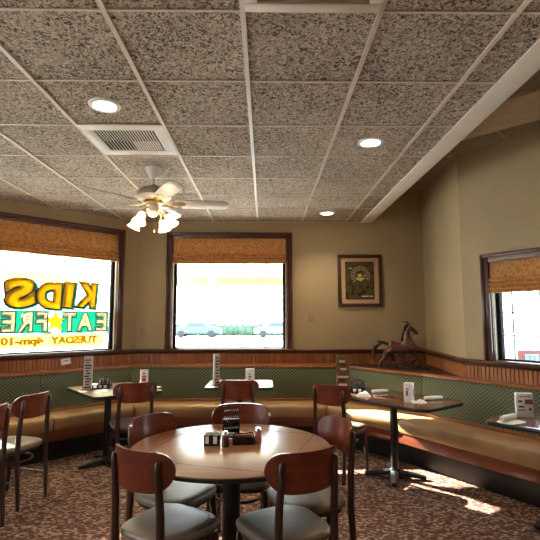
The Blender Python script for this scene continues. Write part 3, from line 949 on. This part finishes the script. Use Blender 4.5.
packet_caddy('black caddy of white sugar packets on the round table', -0.305, 2.79, R(-4), w=0.088, h=0.08, packs=(('paper', 2), ('greenink', 1), ('blueink', 2), ('paper', 2)))
# black condiment holder with shakers
ch = thing('condiment_holder', 'low black condiment holder with trays on the round table', 'condiment caddy', (-0.135, 2.80, ZT), R(6))
m = MB(); m.box(-0.055, 0.075, -0.035, 0.035, 0, 0.045); m.build('tray', M['blackgloss'], ch, bevel=0.006)
m = MB(); m.tube([(-0.05, 0.0, 0.045), (-0.04, 0.0, 0.062), (0.02, 0.0, 0.056), (0.06, 0.0, 0.064), (0.07, 0.0, 0.045)], 0.004, 8); m.build('handle', M['blackgloss'], ch)
m = MB(); m.box(-0.04, 0.06, -0.028, -0.01, 0.04, 0.058); m.build('packet_stack', M['brownink'], ch, bevel=0.002)
for (sx, sy, lab, bd) in ((-0.225, 2.745, 'dark pepper shaker with chrome lid on the round table', 'pepper'), (-0.04, 2.83, 'salt shaker with chrome lid right of the low black holder', 'pinkpk')):
    r_ = thing('shaker', lab, 'shaker', (sx, sy, ZT), 0, 'shakers on the round table')
    h = 0.085
    MB().lathe([(0.021, 0), (0.023, 0.01), (0.019, h * 0.6), (0.017, h * 0.72)], seg=20).build('glass_body', M[bd], r_)
    MB().lathe([(0.02, h * 0.72), (0.02, h * 0.88), (0.013, h)], seg=20).build('lid', M['chrome'], r_)
# black menu card
bc = thing('menu_card', 'black upright menu card with white writing on the round table', 'menu card', (-0.205, 2.93, ZT), R(5))
MB().box(-0.05, 0.05, -0.004, 0.004, 0.004, 0.115).build('card', M['blackgloss'], bc)
MB().box(-0.053, 0.053, -0.008, -0.006, 0.0, 0.19).build('acrylic_cover', M['clear'], bc)
MB().box(-0.053, 0.053, -0.02, 0.02, 0, 0.004).build('foot', M['clear'], bc)
for (z0, pts) in ((0.165, 7), (0.125, 7), (0.06, 8)):
    line = [(-0.042 + 0.084 * i / (pts * 2), -0.0095, z0 + (0.006 if i % 2 else -0.004) + 0.00035 * i) for i in range(pts * 2 + 1)]
    MB().tube(line, 0.0013, 5).build('white_writing', M['paper'], bc)
for (a_, b_, c_, d_) in ((-0.03, 0.035, 0.03, 0.036), (-0.02, 0.025, 0.018, 0.022)):
    MB().box(a_, b_, -0.0095, -0.008, c_, d_).build('white_writing', M['paper'], bc)
# other tables
def small_caddy(label, x, y, rz):
    root = thing('condiment_caddy', label, 'condiment caddy', (x, y, ZT), rz)
    m = MB(); m.box(-0.07, 0.07, -0.045, 0.045, 0, 0.04); m.build('tray', M['blackgloss'], root, bevel=0.004)
    for dx in (-0.04, 0.0, 0.04):
        b = MB(); b.lathe([(0.017, 0.04), (0.019, 0.05), (0.019, 0.075), (0.012, 0.085), (0.012, 0.1)], (dx, 0.0, 0), 16)
        b.build('bottle', M['darkink'], root)
    m = MB(); m.tube([(-0.068, 0.03, 0.03), (-0.06, 0.03, 0.095), (0, 0.03, 0.115), (0.06, 0.03, 0.095), (0.068, 0.03, 0.03)], 0.004, 8); m.build('handle', M['blackgloss'], root)
    m = MB(); m.box(-0.05, -0.02, -0.047, -0.045, 0.008, 0.034); m.box(0.0, 0.03, -0.047, -0.045, 0.008, 0.034); m.build('white_insert', M['paper'], root)
    return root
small_caddy('black caddy of dark bottles beside the tall colourful menu', 0.935, 4.765, R(-8))
small_caddy('black caddy of dark bottles on the lettered-window table', -1.70, 5.06, R(5))
packet_caddy('low black tray of white packets on the lettered-window table', -1.80, 4.99, R(8), w=0.11, d=0.07, h=0.06)
c3 = packet_caddy('small caddy of green and blue packets on the middle table', -0.40, 5.24, R(4), w=0.13, d=0.06, h=0.055, packs=(('greenink', 3), ('paper', 3), ('blueink', 3)))
def napkin(label, x, y, rz, w=0.14, d=0.11, h=0.03, seed=0, pts=7, z=ZT):
    rnd = random.Random(seed)
    m = MB(); n = pts
    top = {}; 
    vs = [[None] * (n + 1) for _ in range(n + 1)]
    for i in range(n + 1):
        for j in range(n + 1):
            u, v = i / n * 2 - 1, j / n * 2 - 1
            e = max(abs(u), abs(v))
            hh = 0.003 + h * max(0, 1 - e) ** 0.7 * rnd.uniform(0.5, 1.2)
            vs[i][j] = m.bm.verts.new((u * w / 2 * (1 - 0.25 * abs(v)), v * d / 2 * (1 - 0.2 * abs(u)), hh))
    bs = [[m.bm.verts.new((vs[i][j].co.x, vs[i][j].co.y, 0.0004)) for j in range(n + 1)] for i in range(n + 1)]
    for i in range(n):
        for j in range(n):
            m.bm.faces.new((vs[i][j], vs[i+1][j], vs[i+1][j+1], vs[i][j+1]))
            m.bm.faces.new((bs[i][j], bs[i][j+1], bs[i+1][j+1], bs[i+1][j]))
    for k in range(n):
        for (a, b) in (((k, 0), (k + 1, 0)), ((k, n), (k + 1, n)), ((0, k), (0, k + 1)), ((n, k), (n, k + 1))):
            m.bm.faces.new((vs[a[0]][a[1]], vs[b[0]][b[1]], bs[b[0]][b[1]], bs[a[0]][a[1]]))
    o = m.build('napkin', M['napkin'], loc=(x, y, z), rz=rz)
    return tag(o, label, 'napkin', 'paper napkins on tables')
napkin('folded white napkin in front of the black caddy on long right table', 0.93, 4.48, R(-30), 0.15, 0.12, 0.05, 1)
napkin('crumpled cream napkin at the foot of the white tent card', 1.34, 4.13, R(10), 0.15, 0.08, 0.03, 2)
napkin('flat white napkin under the wrapped cutlery at right edge table', 1.74, 3.36, R(30), 0.22, 0.15, 0.004, 3, 3)
napkin('folded white napkin heap on the lettered-window table', -1.45, 5.01, R(0), 0.19, 0.13, 0.05, 4)
napkin('flat white napkin at the right corner of the lettered-window table', -1.17, 5.10, R(40), 0.13, 0.10, 0.006, 5, 4)
napkin('flat pale place mat paper on the right half of the middle table', 0.0, 5.25, R(0), 0.13, 0.2, 0.003, 6, 3)
def roll(label, x, y, rz, l=0.17, r=0.016, z=ZT):
    root = thing('cutlery_roll', label, 'napkin roll', (x, y, z), rz, 'napkin rolls with cutlery')
    MB().tube([(-l/2, 0, r), (-l/2 + 0.01, 0, r * 1.02), (0, 0, r * 1.05), (l/2 - 0.01, 0, r), (l/2, 0, r * 0.95)], [r * 0.85, r, r, r * 0.95, r * 0.7], 12).build('napkin_wrap', M['napkin'], root)
    MB().tube([(-0.012, 0, r), (0.012, 0, r)], r * 1.08, 14).build('paper_band', M['paper'], root)
    MB().box(l/2 - 0.01, l/2 + 0.03, -0.005, 0.005, r * 0.8, r * 0.95).build('cutlery_handle', M['chrome'], root, bevel=0.001)
    return root
roll('napkin roll lying at the bench side of the long right table', 1.14, 4.70, R(12))
roll('napkin roll at the right end of the long right table', 1.52, 4.28, R(14), 0.18, 0.018)
roll('napkin roll lying on the flat napkin at the right edge table', 1.73, 3.38, R(38), 0.20, 0.02, ZT + 0.0075)
roll('dark handled cutlery roll beside the card on the right edge table', 1.80, 3.50, R(25), 0.13, 0.013)

# notice stuck below window 1
n1 = MB(); n1.box(-0.056, 0.056, 0.0, 0.002, -0.036, 0.036, Matrix.Rotation(R(8), 4, 'Y'))
loc, rz, _ = frame(P5, P6)
d = (P6 - P5).normalized()
nn = Vector((0.707, -0.707))
pp = P5 + d * 0.93 + nn * 0.0145
nt_ = tag(n1.build('paper_notice', M['paper'], loc=(pp.x, pp.y, 0.985), rz=rz), 'small white paper notice stuck to the orange beadboard under the lettered window', 'notice')
MB().box(-0.03, 0.03, 0.0021, 0.0026, 0.004, 0.012, Matrix.Rotation(R(8), 4, 'Y')).build('print', M['darkink'], nt_)
# switch plates
for (X, Z, lab) in ((-1.72 + 0.0, 1.33, 'painted switch plate on back wall beside the left window'), (0.63, 1.52, 'painted switch plate on back wall left of the framed poster')):
    r_ = thing('switch_plate', lab, 'switch plate', (X + (0.06 if X < 0 else 0), 6.38, Z))
    MB().box(-0.035, 0.035, -0.007, 0, -0.058, 0.058).build('plate', M['plate'], r_, bevel=0.003)
    MB().box(-0.008, 0.008, -0.012, -0.007, -0.015, 0.015).build('toggle', M['plate'], r_, bevel=0.001)
# framed poster
fp = thing('framed_poster', 'dark framed poster with salmon mat and dark wheel picture on back wall', 'picture', (1.305, 6.38, 2.02))
W_, H_ = 0.61, 0.72
m = MB(); t = 0.045
for b_ in ((-W_/2, W_/2, H_/2 - t, H_/2), (-W_/2, W_/2, -H_/2, -H_/2 + t), (-W_/2, -W_/2 + t, -H_/2 + t, H_/2 - t), (W_/2 - t, W_/2, -H_/2 + t, H_/2 - t)):
    m.box(b_[0], b_[1], -0.03, -0.001, b_[2], b_[3])
m.build('frame', M['shelf'], fp, bevel=0.004)
MB().box(-W_/2 + t, W_/2 - t, -0.012, -0.002, -H_/2 + t, H_/2 - t).build('mat_board', M['mat'], fp)
MB().prism([(a, b) for a, b in rrect(0.40, 0.525, 0.02)], -0.014, -0.012, yup=True).build('poster', M['art'], fp, smooth=False)
a_ = MB()
cx, cz = 0.01, 0.07
for k in range(17):
    an = R(-35 + 250 * k / 16)
    c_, s_ = math.cos(an), math.sin(an)
    a_.prism([(cx + c_*0.05 - s_*0.004, cz + s_*0.05 + c_*0.004), (cx + c_*0.05 + s_*0.004, cz + s_*0.05 - c_*0.004), (cx + c_*0.125 + s_*0.010, cz + s_*0.125 - c_*0.010), (cx + c_*0.125 - s_*0.010, cz + s_*0.125 + c_*0.010)], -0.0155, -0.014, yup=True)
a_.build('wheel_spokes', M['darkink'], fp, smooth=False)
a_ = MB()
for k in range(17):
    an = R(-35 + 250 * k / 16 + 7)
    c_, s_ = math.cos(an), math.sin(an)
    a_.prism([(cx + c_*0.07 - s_*0.003, cz + s_*0.07 + c_*0.003), (cx + c_*0.07 + s_*0.003, cz + s_*0.07 - c_*0.003), (cx + c_*0.135 + s_*0.006, cz + s_*0.135 - c_*0.006), (cx + c_*0.135 - s_*0.006, cz + s_*0.135 + c_*0.006)], -0.0152, -0.014, yup=True)
a_.build('pale_rays', M['mat'], fp, smooth=False)
a_ = MB()
for (dx, dz, r) in ((-0.01, 0.0, 0.03), (-0.04, -0.045, 0.022), (0.0, -0.055, 0.026), (0.035, -0.04, 0.018), (0.055, 0.0, 0.012)):
    a_.prism([(cx + dx + r*math.cos(R(45*k)), cz + dz + r*0.9*math.sin(R(45*k))) for k in range(8)], -0.0165, -0.014, yup=True)
a_.build('yellow_figures', M['yellowink'], fp, smooth=False)
a_ = MB(); a_.box(0.02, 0.12, -0.016, -0.014, -0.222, -0.208); a_.box(0.135, 0.175, -0.016, -0.014, -0.222, -0.208); a_.box(-0.15, -0.10, -0.016, -0.014, 0.165, 0.175)
a_.build('white_lettering', M['paper'], fp, smooth=False)
MB().box(-W_/2 + t, W_/2 - t, -0.021, -0.019, -H_/2 + t, H_/2 - t).build('glass', M['glass'], fp, smooth=False)

# ------------------------------------------------------------------ carved horse
hz = thing('carved_horse', 'carved wooden leaping horse on the corner shelf above the green bench', 'horse figure', (1.69, 5.76, 0.892), R(-20))
def skin(name, verts, edges, radii, mat, parent, root=0, sub=2):
    me = bpy.data.meshes.new(name); me.from_pydata(verts, edges, []); me.update()
    o = bpy.data.objects.new(name, me); COL.objects.link(o); o.parent = parent
    me.materials.append(mat)
    sk = o.modifiers.new('skin', 'SKIN')
    if not me.skin_vertices: me.attributes
    for i, r in enumerate(radii):
        sv = me.skin_vertices[0].data[i]
        sv.radius = (r, r); sv.use_root = (i == root)
    sk.use_smooth_shade = True
    sb = o.modifiers.new('sub', 'SUBSURF'); sb.levels = sub; sb.render_levels = sub
    return o
V = [(-0.235, 0, 0.262), (-0.10, 0, 0.25), (0.0, 0, 0.25), (0.075, 0, 0.27), (0.075, 0, 0.33), (0.055, 0, 0.40), (0.065, 0, 0.47), (0.10, 0, 0.495), (0.15, 0, 0.45), (0.19, 0, 0.41)]
Ed = [(i, i + 1) for i in range(9)]
Rd = [0.062, 0.062, 0.060, 0.062, 0.048, 0.038, 0.032, 0.034, 0.022, 0.017]
def addchain(start, pts, rs):
    p = start
    for q_, r in zip(pts, rs):
        V.append(q_); Rd.append(r); Ed.append((p, len(V) - 1)); p = len(V) - 1
addchain(3, [(0.15, -0.045, 0.25), (0.24, -0.045, 0.235), (0.31, -0.045, 0.20), (0.335, -0.045, 0.19)], [0.034, 0.021, 0.015, 0.019])
addchain(3, [(0.12, 0.05, 0.20), (0.17, 0.05, 0.13), (0.11, 0.05, 0.075), (0.09, 0.05, 0.06)], [0.032, 0.020, 0.014, 0.018])
addchain(0, [(-0.19, -0.05, 0.19), (-0.21, -0.05, 0.12), (-0.275, -0.05, 0.075), (-0.27, -0.05, 0.018)], [0.042, 0.025, 0.016, 0.018])
addchain(0, [(-0.16, 0.05, 0.19), (-0.12, 0.05, 0.12), (-0.17, 0.05, 0.07), (-0.15, 0.05, 0.018)], [0.042, 0.025, 0.016, 0.018])
skin('body', V, Ed, [r_ * 1.1 for r_ in Rd], M['horse'], hz, 0)
ears = MB()
for sy in (-0.018, 0.018):
    ears.tube([(0.085, sy, 0.515), (0.09, sy * 1.3, 0.545), (0.10, sy * 1.3, 0.565)], [0.012, 0.009, 0.002], 8)
ears.build('ear', M['horse'], hz)
mane = MB()
rnd = random.Random(4)
for k in range(16):
    t = k / 15
    px = 0.075 - 0.05 * t if t < 0.6 else 0.045 - 0.0 * t
    pz = 0.53 - 0.23 * t
    mane.tube([(px - 0.005, 0, pz), (px - 0.04, rnd.uniform(-0.02, 0.02), pz - 0.01), (px - 0.06 - rnd.uniform(0, 0.02), rnd.uniform(-0.03, 0.03), pz - 0.05)], [0.018, 0.016, 0.003], 7)
mane.tube([(0.09, 0, 0.54), (0.05, 0.0, 0.565), (-0.0, 0.0, 0.565)], [0.012, 0.01, 0.003], 7)
mane.build('mane', M['horsedark'], hz)
tail = MB()
for k in range(9):
    a = rnd.uniform(-0.03, 0.03); b = rnd.uniform(-0.02, 0.03)
    tail.tube([(-0.17, 0, 0.29), (-0.235, a * 0.3, 0.31), (-0.29, a, 0.30 + b), (-0.345, a, 0.22 + b), (-0.365 + b, a, 0.10 + b)], [0.02, 0.018, 0.024, 0.022, 0.003], 7)
tail.build('tail', M['horsedark'], hz)
sd = MB()
rings = []
for i, x in enumerate((-0.13, -0.11, -0.06, 0.0, 0.03, 0.045)):
    top = (0.345, 0.335, 0.318, 0.318, 0.335, 0.345)[i]
    ring = []
    for k in range(12):
        a = R(-20 + 220 * k / 11)
        ring.append(Vector((x, 0.074 * math.cos(a), 0.25 + (top - 0.25) * math.sin(a))))
    for k in range(11, -1, -1):
        a = R(-20 + 220 * k / 11)
        ring.append(Vector((x, 0.058 * math.cos(a), 0.245 + 0.058 * math.sin(a))))
    rings.append(ring)
sd.loft(rings); sd.build('saddle', M['saddle'], hz, angle=50)
br = MB()
br.tube([(0.10 + 0.034 * math.cos(a), 0.034 * math.sin(a), 0.47 + 0.02 * math.cos(a)) for a in [2 * PI * k / 12 for k in range(13)]], 0.004, 6)
br.tube([(0.16, -0.02, 0.44), (0.10, -0.045, 0.36), (0.03, -0.05, 0.33)], 0.003, 6)
br.tube([(0.16, 0.02, 0.44), (0.10, 0.045, 0.36), (0.03, 0.05, 0.33)], 0.003, 6)
br.build('bridle', M['saddle'], hz)
stn = MB()
stn.prism([(a, b) for a, b in rrect(0.62, 0.15, 0.05)], 0, 0.02)
stn.tube([(0.0, 0, 0.015), (0.0, 0, 0.20)], 0.012, 10)
for cxx in (-0.03, 0.13):
    stn.tube([(cxx + 0.07 * math.cos(2 * PI * k / 20), -0.055, 0.09 + 0.07 * math.sin(2 * PI * k / 20)) for k in range(21)], 0.009, 7, cap=False)
stn.build('stand', M['horsedark'], hz, bevel=0)

# ------------------------------------------------------------------ ceiling fixtures
def spot(name, parent, x, y, z, energy, ang=120, col=(1.0, 0.80, 0.58), rad=0.07):
    l = bpy.data.lights.new(name, 'SPOT'); l.energy = energy; l.spot_size = R(ang); l.spot_blend = 0.8
    l.color = col; l.shadow_soft_size = rad
    o = bpy.data.objects.new(name, l); COL.objects.link(o); o.location = (x, y, z); o.parent = parent
    return o
def downlight(label, x, y, energy, z=ZC):
    root = thing('recessed_downlight', label, 'ceiling light', (x, y, z), 0, 'recessed round downlights')
    MB().lathe([(0.071, -0.004), (0.072, -0.010), (0.098, -0.008), (0.102, 0.0), (0.098, 0.001)], seg=36, closed=True).build('trim_ring', M['white'], root)
    MB().lathe([(0.072, -0.0075), (0.06, -0.0085), (0.01, -0.009)], seg=36).build('lens', M['glow'], root)
    spot('downlight_lamp', root, 0, 0, -0.03, energy)
    return root
DL = 30
downlight('round downlight at left, nearest us, beside the square vent', -1.02, 2.84, DL)
downlight('round downlight right of centre, above the round table', 0.81, 3.44, DL)
downlight('small round downlight farthest away, near the back wall', 0.79, 5.82, DL)
for (x, y) in ((-2.5, 1.0), (0.8, 0.9), (-1.0, -0.6), (0.8, -1.3), (-2.6, -1.4)):  # out of view, added only to light the room from behind the camera
    downlight('unseen round downlight added behind the viewer as fill light', x, y, DL)

def vent(label, x0, x1, y0, y1, inner, slat_dirs):
    root = thing('ceiling_vent', label, 'vent', ((x0 + x1) / 2, (y0 + y1) / 2, ZC))
    hx, hy = (x1 - x0) / 2 - 0.01, (y1 - y0) / 2 - 0.01
    ix, iy = inner
    m = MB(); z0, z1 = -0.012, -0.001
    m.box(-hx, hx, iy, hy, z0, z1); m.box(-hx, hx, -hy, -iy, z0, z1); m.box(-hx, -ix, -iy, iy, z0, z1); m.box(ix, hx, -iy, iy, z0, z1)
    m.build('frame', M['ventpaint'], root, bevel=0.002)
    MB().box(-ix, ix, -iy, iy, -0.0035, -0.001).build('backing', M['ventdark'], root)
    for (ax, bx, ay, by, n, tilt) in slat_dirs:
        m = MB()
        for k in range(n):
            xx = ax + (bx - ax) * (k + 0.5) / n
            mt = Matrix.Translation((xx, (ay + by) / 2, -0.009)) @ Matrix.Rotation(R(tilt), 4, 'Y')
            m.box(-(bx - ax) / n * 0.30, (bx - ax) / n * 0.30, -(by - ay) / 2, (by - ay) / 2, -0.0015, 0.0015, mt)
        m.build('louvre', M['ventpaint'], root)
    return root
vent('square white louvred vent above the ceiling fan', -1.32, -0.71, 3.11, 3.72, (0.215, 0.20),
     [(-0.20, 0.0, 0.005, 0.19, 8, 40), (0.0, 0.205, 0.005, 0.19, 11, -12), (-0.205, 0.205, -0.19, -0.005, 20, 30)])
vent('small white louvred vent beyond the fan, near the middle window', -1.02, -0.55, 5.28, 5.58, (0.16, 0.07), [(-0.155, 0.155, -0.065, 0.065, 16, 30)])
# unlit troffer
tr = thing('ceiling_light_panel', 'unlit square light panel in the ceiling at the top edge', 'ceiling light', (0.205, 1.61, ZC))
m = MB(); h = 0.295; t = 0.055
m.box(-h, h, h - t, h, -0.02, -0.001); m.box(-h, h, -h, -h + t, -0.02, -0.001); m.box(-h, -h + t, -h + t, h - t, -0.02, -0.001); m.box(h - t, h, -h + t, h - t, -0.02, -0.001)
m.build('frame', M['soffit'], tr, bevel=0.004)
MB().box(-h + t, h - t, -h + t, h - t, -0.010, -0.002).build('lens_panel', M['pane_off'], tr)
# long light panel in the raised ceiling
tr = thing('ceiling_light_panel', 'unlit brown light panel in the raised ceiling at right', 'ceiling light', (0, 0, ZR))
pm = mrot
MB().box(-0.595, -0.015, -1.2, 0.45, -0.016, -0.009, mrot).build('lens_panel', plain('raised_panel_paint', (0.50, 0.39, 0.26), 0.6), tr, bevel=0.003)

# ceiling fan
fx, fy = -1.0, 4.07
fan = thing('ceiling_fan', 'white five-blade ceiling fan with lit frosted glass lamps', 'ceiling fan', (fx, fy, 0), 0)
MB().lathe([(0.02, 2.74), (0.035, 2.75), (0.065, 2.80), (0.075, 2.838), (0.07, 2.84)], seg=28).build('canopy', M['white'], fan)
MB().lathe([(0.011, 2.66), (0.011, 2.75)], seg=14).build('downrod', M['white'], fan)
MB().lathe([(0.03, 2.68), (0.05, 2.665), (0.12, 2.64), (0.155, 2.60), (0.16, 2.57), (0.13, 2.545), (0.08, 2.535)], seg=36).build('motor_housing', M['fanwhite'], fan)
MB().lathe([(0.08, 2.535), (0.085, 2.51), (0.06, 2.50)], seg=28).build('flywheel', M['brass'], fan)
MB().lathe([(0.05, 2.50), (0.055, 2.47), (0.055, 2.43), (0.035, 2.40), (0.012, 2.39)], seg=28).build('switch_housing', M['white'], fan)
for k in range(5):
    a = R(11 + 72 * k)
    mt = Matrix.Rotation(a, 4, 'Z') @ Matrix.Translation((0, 0, 2.525)) @ Matrix.Rotation(R(-17), 4, 'X')
    pts = [(0.19, -0.052), (0.55, -0.074), (0.63, -0.068), (0.665, -0.045), (0.675, 0.0), (0.665, 0.045), (0.63, 0.066), (0.55, 0.070), (0.19, 0.052)]
    bl = MB().prism(pts, -0.004, 0.004, mt).build('blade', M['fanwhite'], fan, bevel=0.0015)
    ir = MB(); ir.prism([(0.07, -0.014), (0.16, -0.014), (0.23, -0.04), (0.27, -0.02), (0.29, 0.0), (0.27, 0.02), (0.23, 0.04), (0.16, 0.014), (0.07, 0.014)], -0.011, -0.0045, mt)
    ir.build('blade_iron', M['brass'], bl)
for k in range(4):
    a = R(340 - 90 * k)
    dx, dy = math.cos(a), math.sin(a)
    la = MB(); la.tube([(0.03 * dx, 0.03 * dy, 2.44), (0.09 * dx, 0.09 * dy, 2.455), (0.135 * dx, 0.135 * dy, 2.43), (0.15 * dx, 0.15 * dy, 2.40)], 0.008, 8)
    arm = la.build('lamp_arm', M['brass'], fan)
    mt = Matrix.Translation((0.148 * dx, 0.148 * dy, 2.405)) @ Matrix.Rotation(a, 4, 'Z') @ Matrix.Rotation(R(-28), 4, 'Y')
    MB().lathe([(0.02, -0.005), (0.03, -0.02), (0.036, -0.05), (0.045, -0.085), (0.062, -0.115), (0.059, -0.115), (0.042, -0.085), (0.033, -0.05), (0.026, -0.022), (0.016, -0.008)], mat=mt, seg=28).build('lamp_shade', M['shade'], arm)
    MB().lathe([(0.018, 0.012), (0.024, 0.0), (0.024, -0.012)], mat=mt, seg=20).build('lamp_holder', M['brass'], arm)
pl = MB(); pl.tube([(0.03, -0.03, 2.40), (0.03, -0.03, 2.27)], 0.0015, 5); pl.lathe([(0.002, 2.275), (0.009, 2.262), (0.008, 2.25), (0.002, 2.245)], (0.03, -0.03, 0), 10)
pl.build('pull_chain', M['brass'], fan)
lp = bpy.data.lights.new('fan_lamp', 'POINT'); lp.energy = 5; lp.color = (1.0, 0.78, 0.5); lp.shadow_soft_size = 0.1
lo = bpy.data.objects.new('fan_lamp', lp); COL.objects.link(lo); lo.location = (0, 0, 2.24); lo.parent = fan

# ------------------------------------------------------------------ outside
gnd = MB(); gnd.box(-60, 60, -20, 90, -0.30, -0.12)
struct(gnd.build('ground', M['concrete'], smooth=False))
def awning(label, a, b, x0, x1, zt, zv, dep, valh=0.16):
    loc, rz, L = frame(a, b)
    root = thing('awning', label, 'awning', loc, rz, 'canvas awnings outside the windows')
    m = MB()
    m.prism([(x0, 0), (x1, 0), (x1, 1), (x0, 1)], 0, 1)
    m.bm.free(); m.bm = bmesh.new()
    t = 0.01
    p = [(-0.21, zt), (-0.21 - dep, zv), (-0.21 - dep, zv - t), (-0.21, zt - t)]
    m.loft([[Vector((x, yy, zz)) for yy, zz in p] for x in (x0, x1)])
    m.build('canvas', M['awning'], root, smooth=False)
    v = MB(); n = int((x1 - x0) / 0.22); w = (x1 - x0) / n
    for k in range(n):
        xx = x0 + k * w
        v.prism([(xx, zv)] + [(xx + w * (0.5 - 0.5 * math.cos(PI * i / 6)), zv - valh + 0.0 - 0.04 * math.sin(PI * i / 6)) for i in range(7)] + [(xx + w, zv)], -0.21 - dep - 0.004, -0.21 - dep, yup=True)
    v.build('valance', M['valance'], root, smooth=False)
    f = MB()
    for k in range(0, n + 1, 4):
        xx = x0 + k * w
        f.tube([(xx, -0.21, zt - 0.03), (xx, -0.20 - dep, zv - 0.03)], 0.014, 8)
        f.tube([(xx, -0.21, zv - 0.05), (xx, -0.20 - dep, zv - 0.035)], 0.012, 8)
    f.tube([(x0, -0.20 - dep, zv - 0.02), (x1, -0.20 - dep, zv - 0.02)], 0.014, 8)
    f.build('frame', M['sash'], root)
awning('cream canvas awning outside the middle window', P4, P5, 0.5, 3.75, 2.95, 2.16, 0.55, 0.12)
awning('cream canvas awning outside the lettered window', P5, P6, 0.1, 3.6, 2.95, 2.14, 0.6, 0.12)

def car(label, x, y, rz, paint):
    root = thing('parked_car', label, 'car', (x, y, -0.12), rz, 'parked cars across the lot')
    body = [(-2.2, 0.35), (-2.25, 0.75), (-1.9, 0.92), (-1.2, 0.98), (-0.7, 1.38), (0.5, 1.42), (1.2, 1.0), (2.0, 0.88), (2.25, 0.65), (2.2, 0.35)]
    MB().prism(body, -0.85, 0.85, yup=True).build('body', M[paint], root, bevel=0.06)
    MB().prism([(-1.05, 1.0), (-0.65, 1.32), (0.45, 1.36), (1.0, 1.02)], -0.87, 0.87, yup=True).build('side_window', M['carglass'], root)
    for wx in (-1.4, 1.4):
        for wy in (-0.8, 0.8):
            MB().lathe([(0.30, -0.1), (0.33, -0.08), (0.33, 0.08), (0.30, 0.1)], seg=24, mat=Matrix.Translation((wx, wy, 0.33)) @ Matrix.Rotation(R(90), 4, 'X')).build('wheel', M['tyre'], root)
for i, (x, pnt, lab) in enumerate(((-6.3, 'carblue', 'blue grey parked car seen at the left of the middle window'), (1.2, 'carsilver', 'silver parked car seen at the right of the middle window'), (-18.5, 'carsilver', 'silver parked car seen through the lettered window'))):
    car(lab, x, 44.0, R(4 * i - 3), pnt)
hg = MB()
rnd = random.Random(9)
for k in range(40):
    x = -16 + k * 0.62
    hg.lathe([(0.25, 0), (0.5, 0.25), (0.55 + rnd.uniform(-.08, .08), 0.6), (0.4, 0.95 + rnd.uniform(-.1, .15)), (0.12, 1.15 + rnd.uniform(-.1, .15))], (x, 49 + rnd.uniform(-.2, .2), -0.12), 10)
tag(hg.build('hedge', M['hedge'], smooth=True), 'low clipped hedge across the parking lot beyond the cars', 'hedge', kind='stuff')
rb = thing('sign_board', 'faded red sign board with white plate outside the small paned window', 'sign', (3.95, 6.0, 0), 0)
MB().box(-0.73, 1.5, -0.03, 0.03, 0.55, 1.10).build('board', M['boardred'], rb, bevel=0.01)
MB().box(-0.64, -0.46, -0.034, -0.03, 0.93, 1.05).build('plate', M['carsilver'], rb)
letter('plate_numbers', '22', -0.61, -0.50, 0.955, 1.03, -0.036, M['carglass'], rb)
m = MB()
for sx in (-0.7, 1.4): m.box(sx - 0.04, sx + 0.04, -0.04, 0.04, -0.12, 0.55)
m.build('post', M['boardred'], rb)

# ------------------------------------------------------------------ light
world = bpy.data.worlds.new('World'); scene.world = world; world.use_nodes = True
wn = world.node_tree
for n in list(wn.nodes): wn.nodes.remove(n)
wo = wn.nodes.new('ShaderNodeOutputWorld'); bg = wn.nodes.new('ShaderNodeBackground')
tc = wn.nodes.new('ShaderNodeTexCoord'); sp = wn.nodes.new('ShaderNodeSeparateXYZ'); cr = wn.nodes.new('ShaderNodeValToRGB')
wn.links.new(tc.outputs['Generated'], sp.inputs[0]); wn.links.new(sp.outputs[2], cr.inputs[0])
cr.color_ramp.elements[0].position = 0.0; cr.color_ramp.elements[0].color = (1, 1, 1, 1)
cr.color_ramp.elements[1].position = 0.9; cr.color_ramp.elements[1].color = (0.62, 0.80, 1, 1)
wn.links.new(cr.outputs[0], bg.inputs[0]); bg.inputs[1].default_value = 8.0
wn.links.new(bg.outputs[0], wo.inputs[0])
sun = bpy.data.lights.new('sun', 'SUN'); sun.energy = 50; sun.angle = R(0.6); sun.color = (1.0, 0.93, 0.82)
so = bpy.data.objects.new('sun', sun); COL.objects.link(so)
el = R(26); hd = Vector((0.73, -0.69)).normalized()
dirv = Vector((hd.x * math.cos(el), hd.y * math.cos(el), -math.sin(el)))
so.rotation_euler = dirv.to_track_quat('-Z', 'Y').to_euler(); so.location = (-8, 14, 8)
def portal(a, b, W):
    loc, rz, L = frame(a, b)
    x0, x1, z0, z1 = W
    l = bpy.data.lights.new('sky_portal', 'AREA'); l.shape = 'RECTANGLE'; l.size = x1 - x0; l.size_y = z1 - z0
    l.cycles.is_portal = True
    o = bpy.data.objects.new('sky_portal', l); COL.objects.link(o)
    mt = Matrix.Translation(loc) @ Matrix.Rotation(rz, 4, 'Z')
    o.location = mt @ Vector(((x0 + x1) / 2, -0.22, (z0 + z1) / 2))
    nrm = (Matrix.Rotation(rz, 3, 'Z') @ Vector((0, 1, 0)))
    o.rotation_euler = nrm.to_track_quat('-Z', 'Y').to_euler()
for a, b, W in ((P5, P6, W1), (P4, P5, W2), (P2, P3, W3), (P6, P7, WS)):
    portal(a, b, W)

# ------------------------------------------------------------------ camera
cam = bpy.data.cameras.new('camera'); co = bpy.data.objects.new('camera', cam); COL.objects.link(co)
cam.sensor_width = 36; cam.lens = 36 * 465 / 540
cam.clip_start = 0.05; cam.clip_end = 300
co.location = (0, 0, 1.48)
co.rotation_euler = (R(90 + 6.14), 0, -math.atan(5 / 465))
scene.camera = co
scene.view_settings.view_transform = 'Standard'
scene.view_settings.look = 'None'
scene.view_settings.gamma = 1
scene.view_settings.exposure = 0.75
scene.view_settings.use_curve_mapping = False
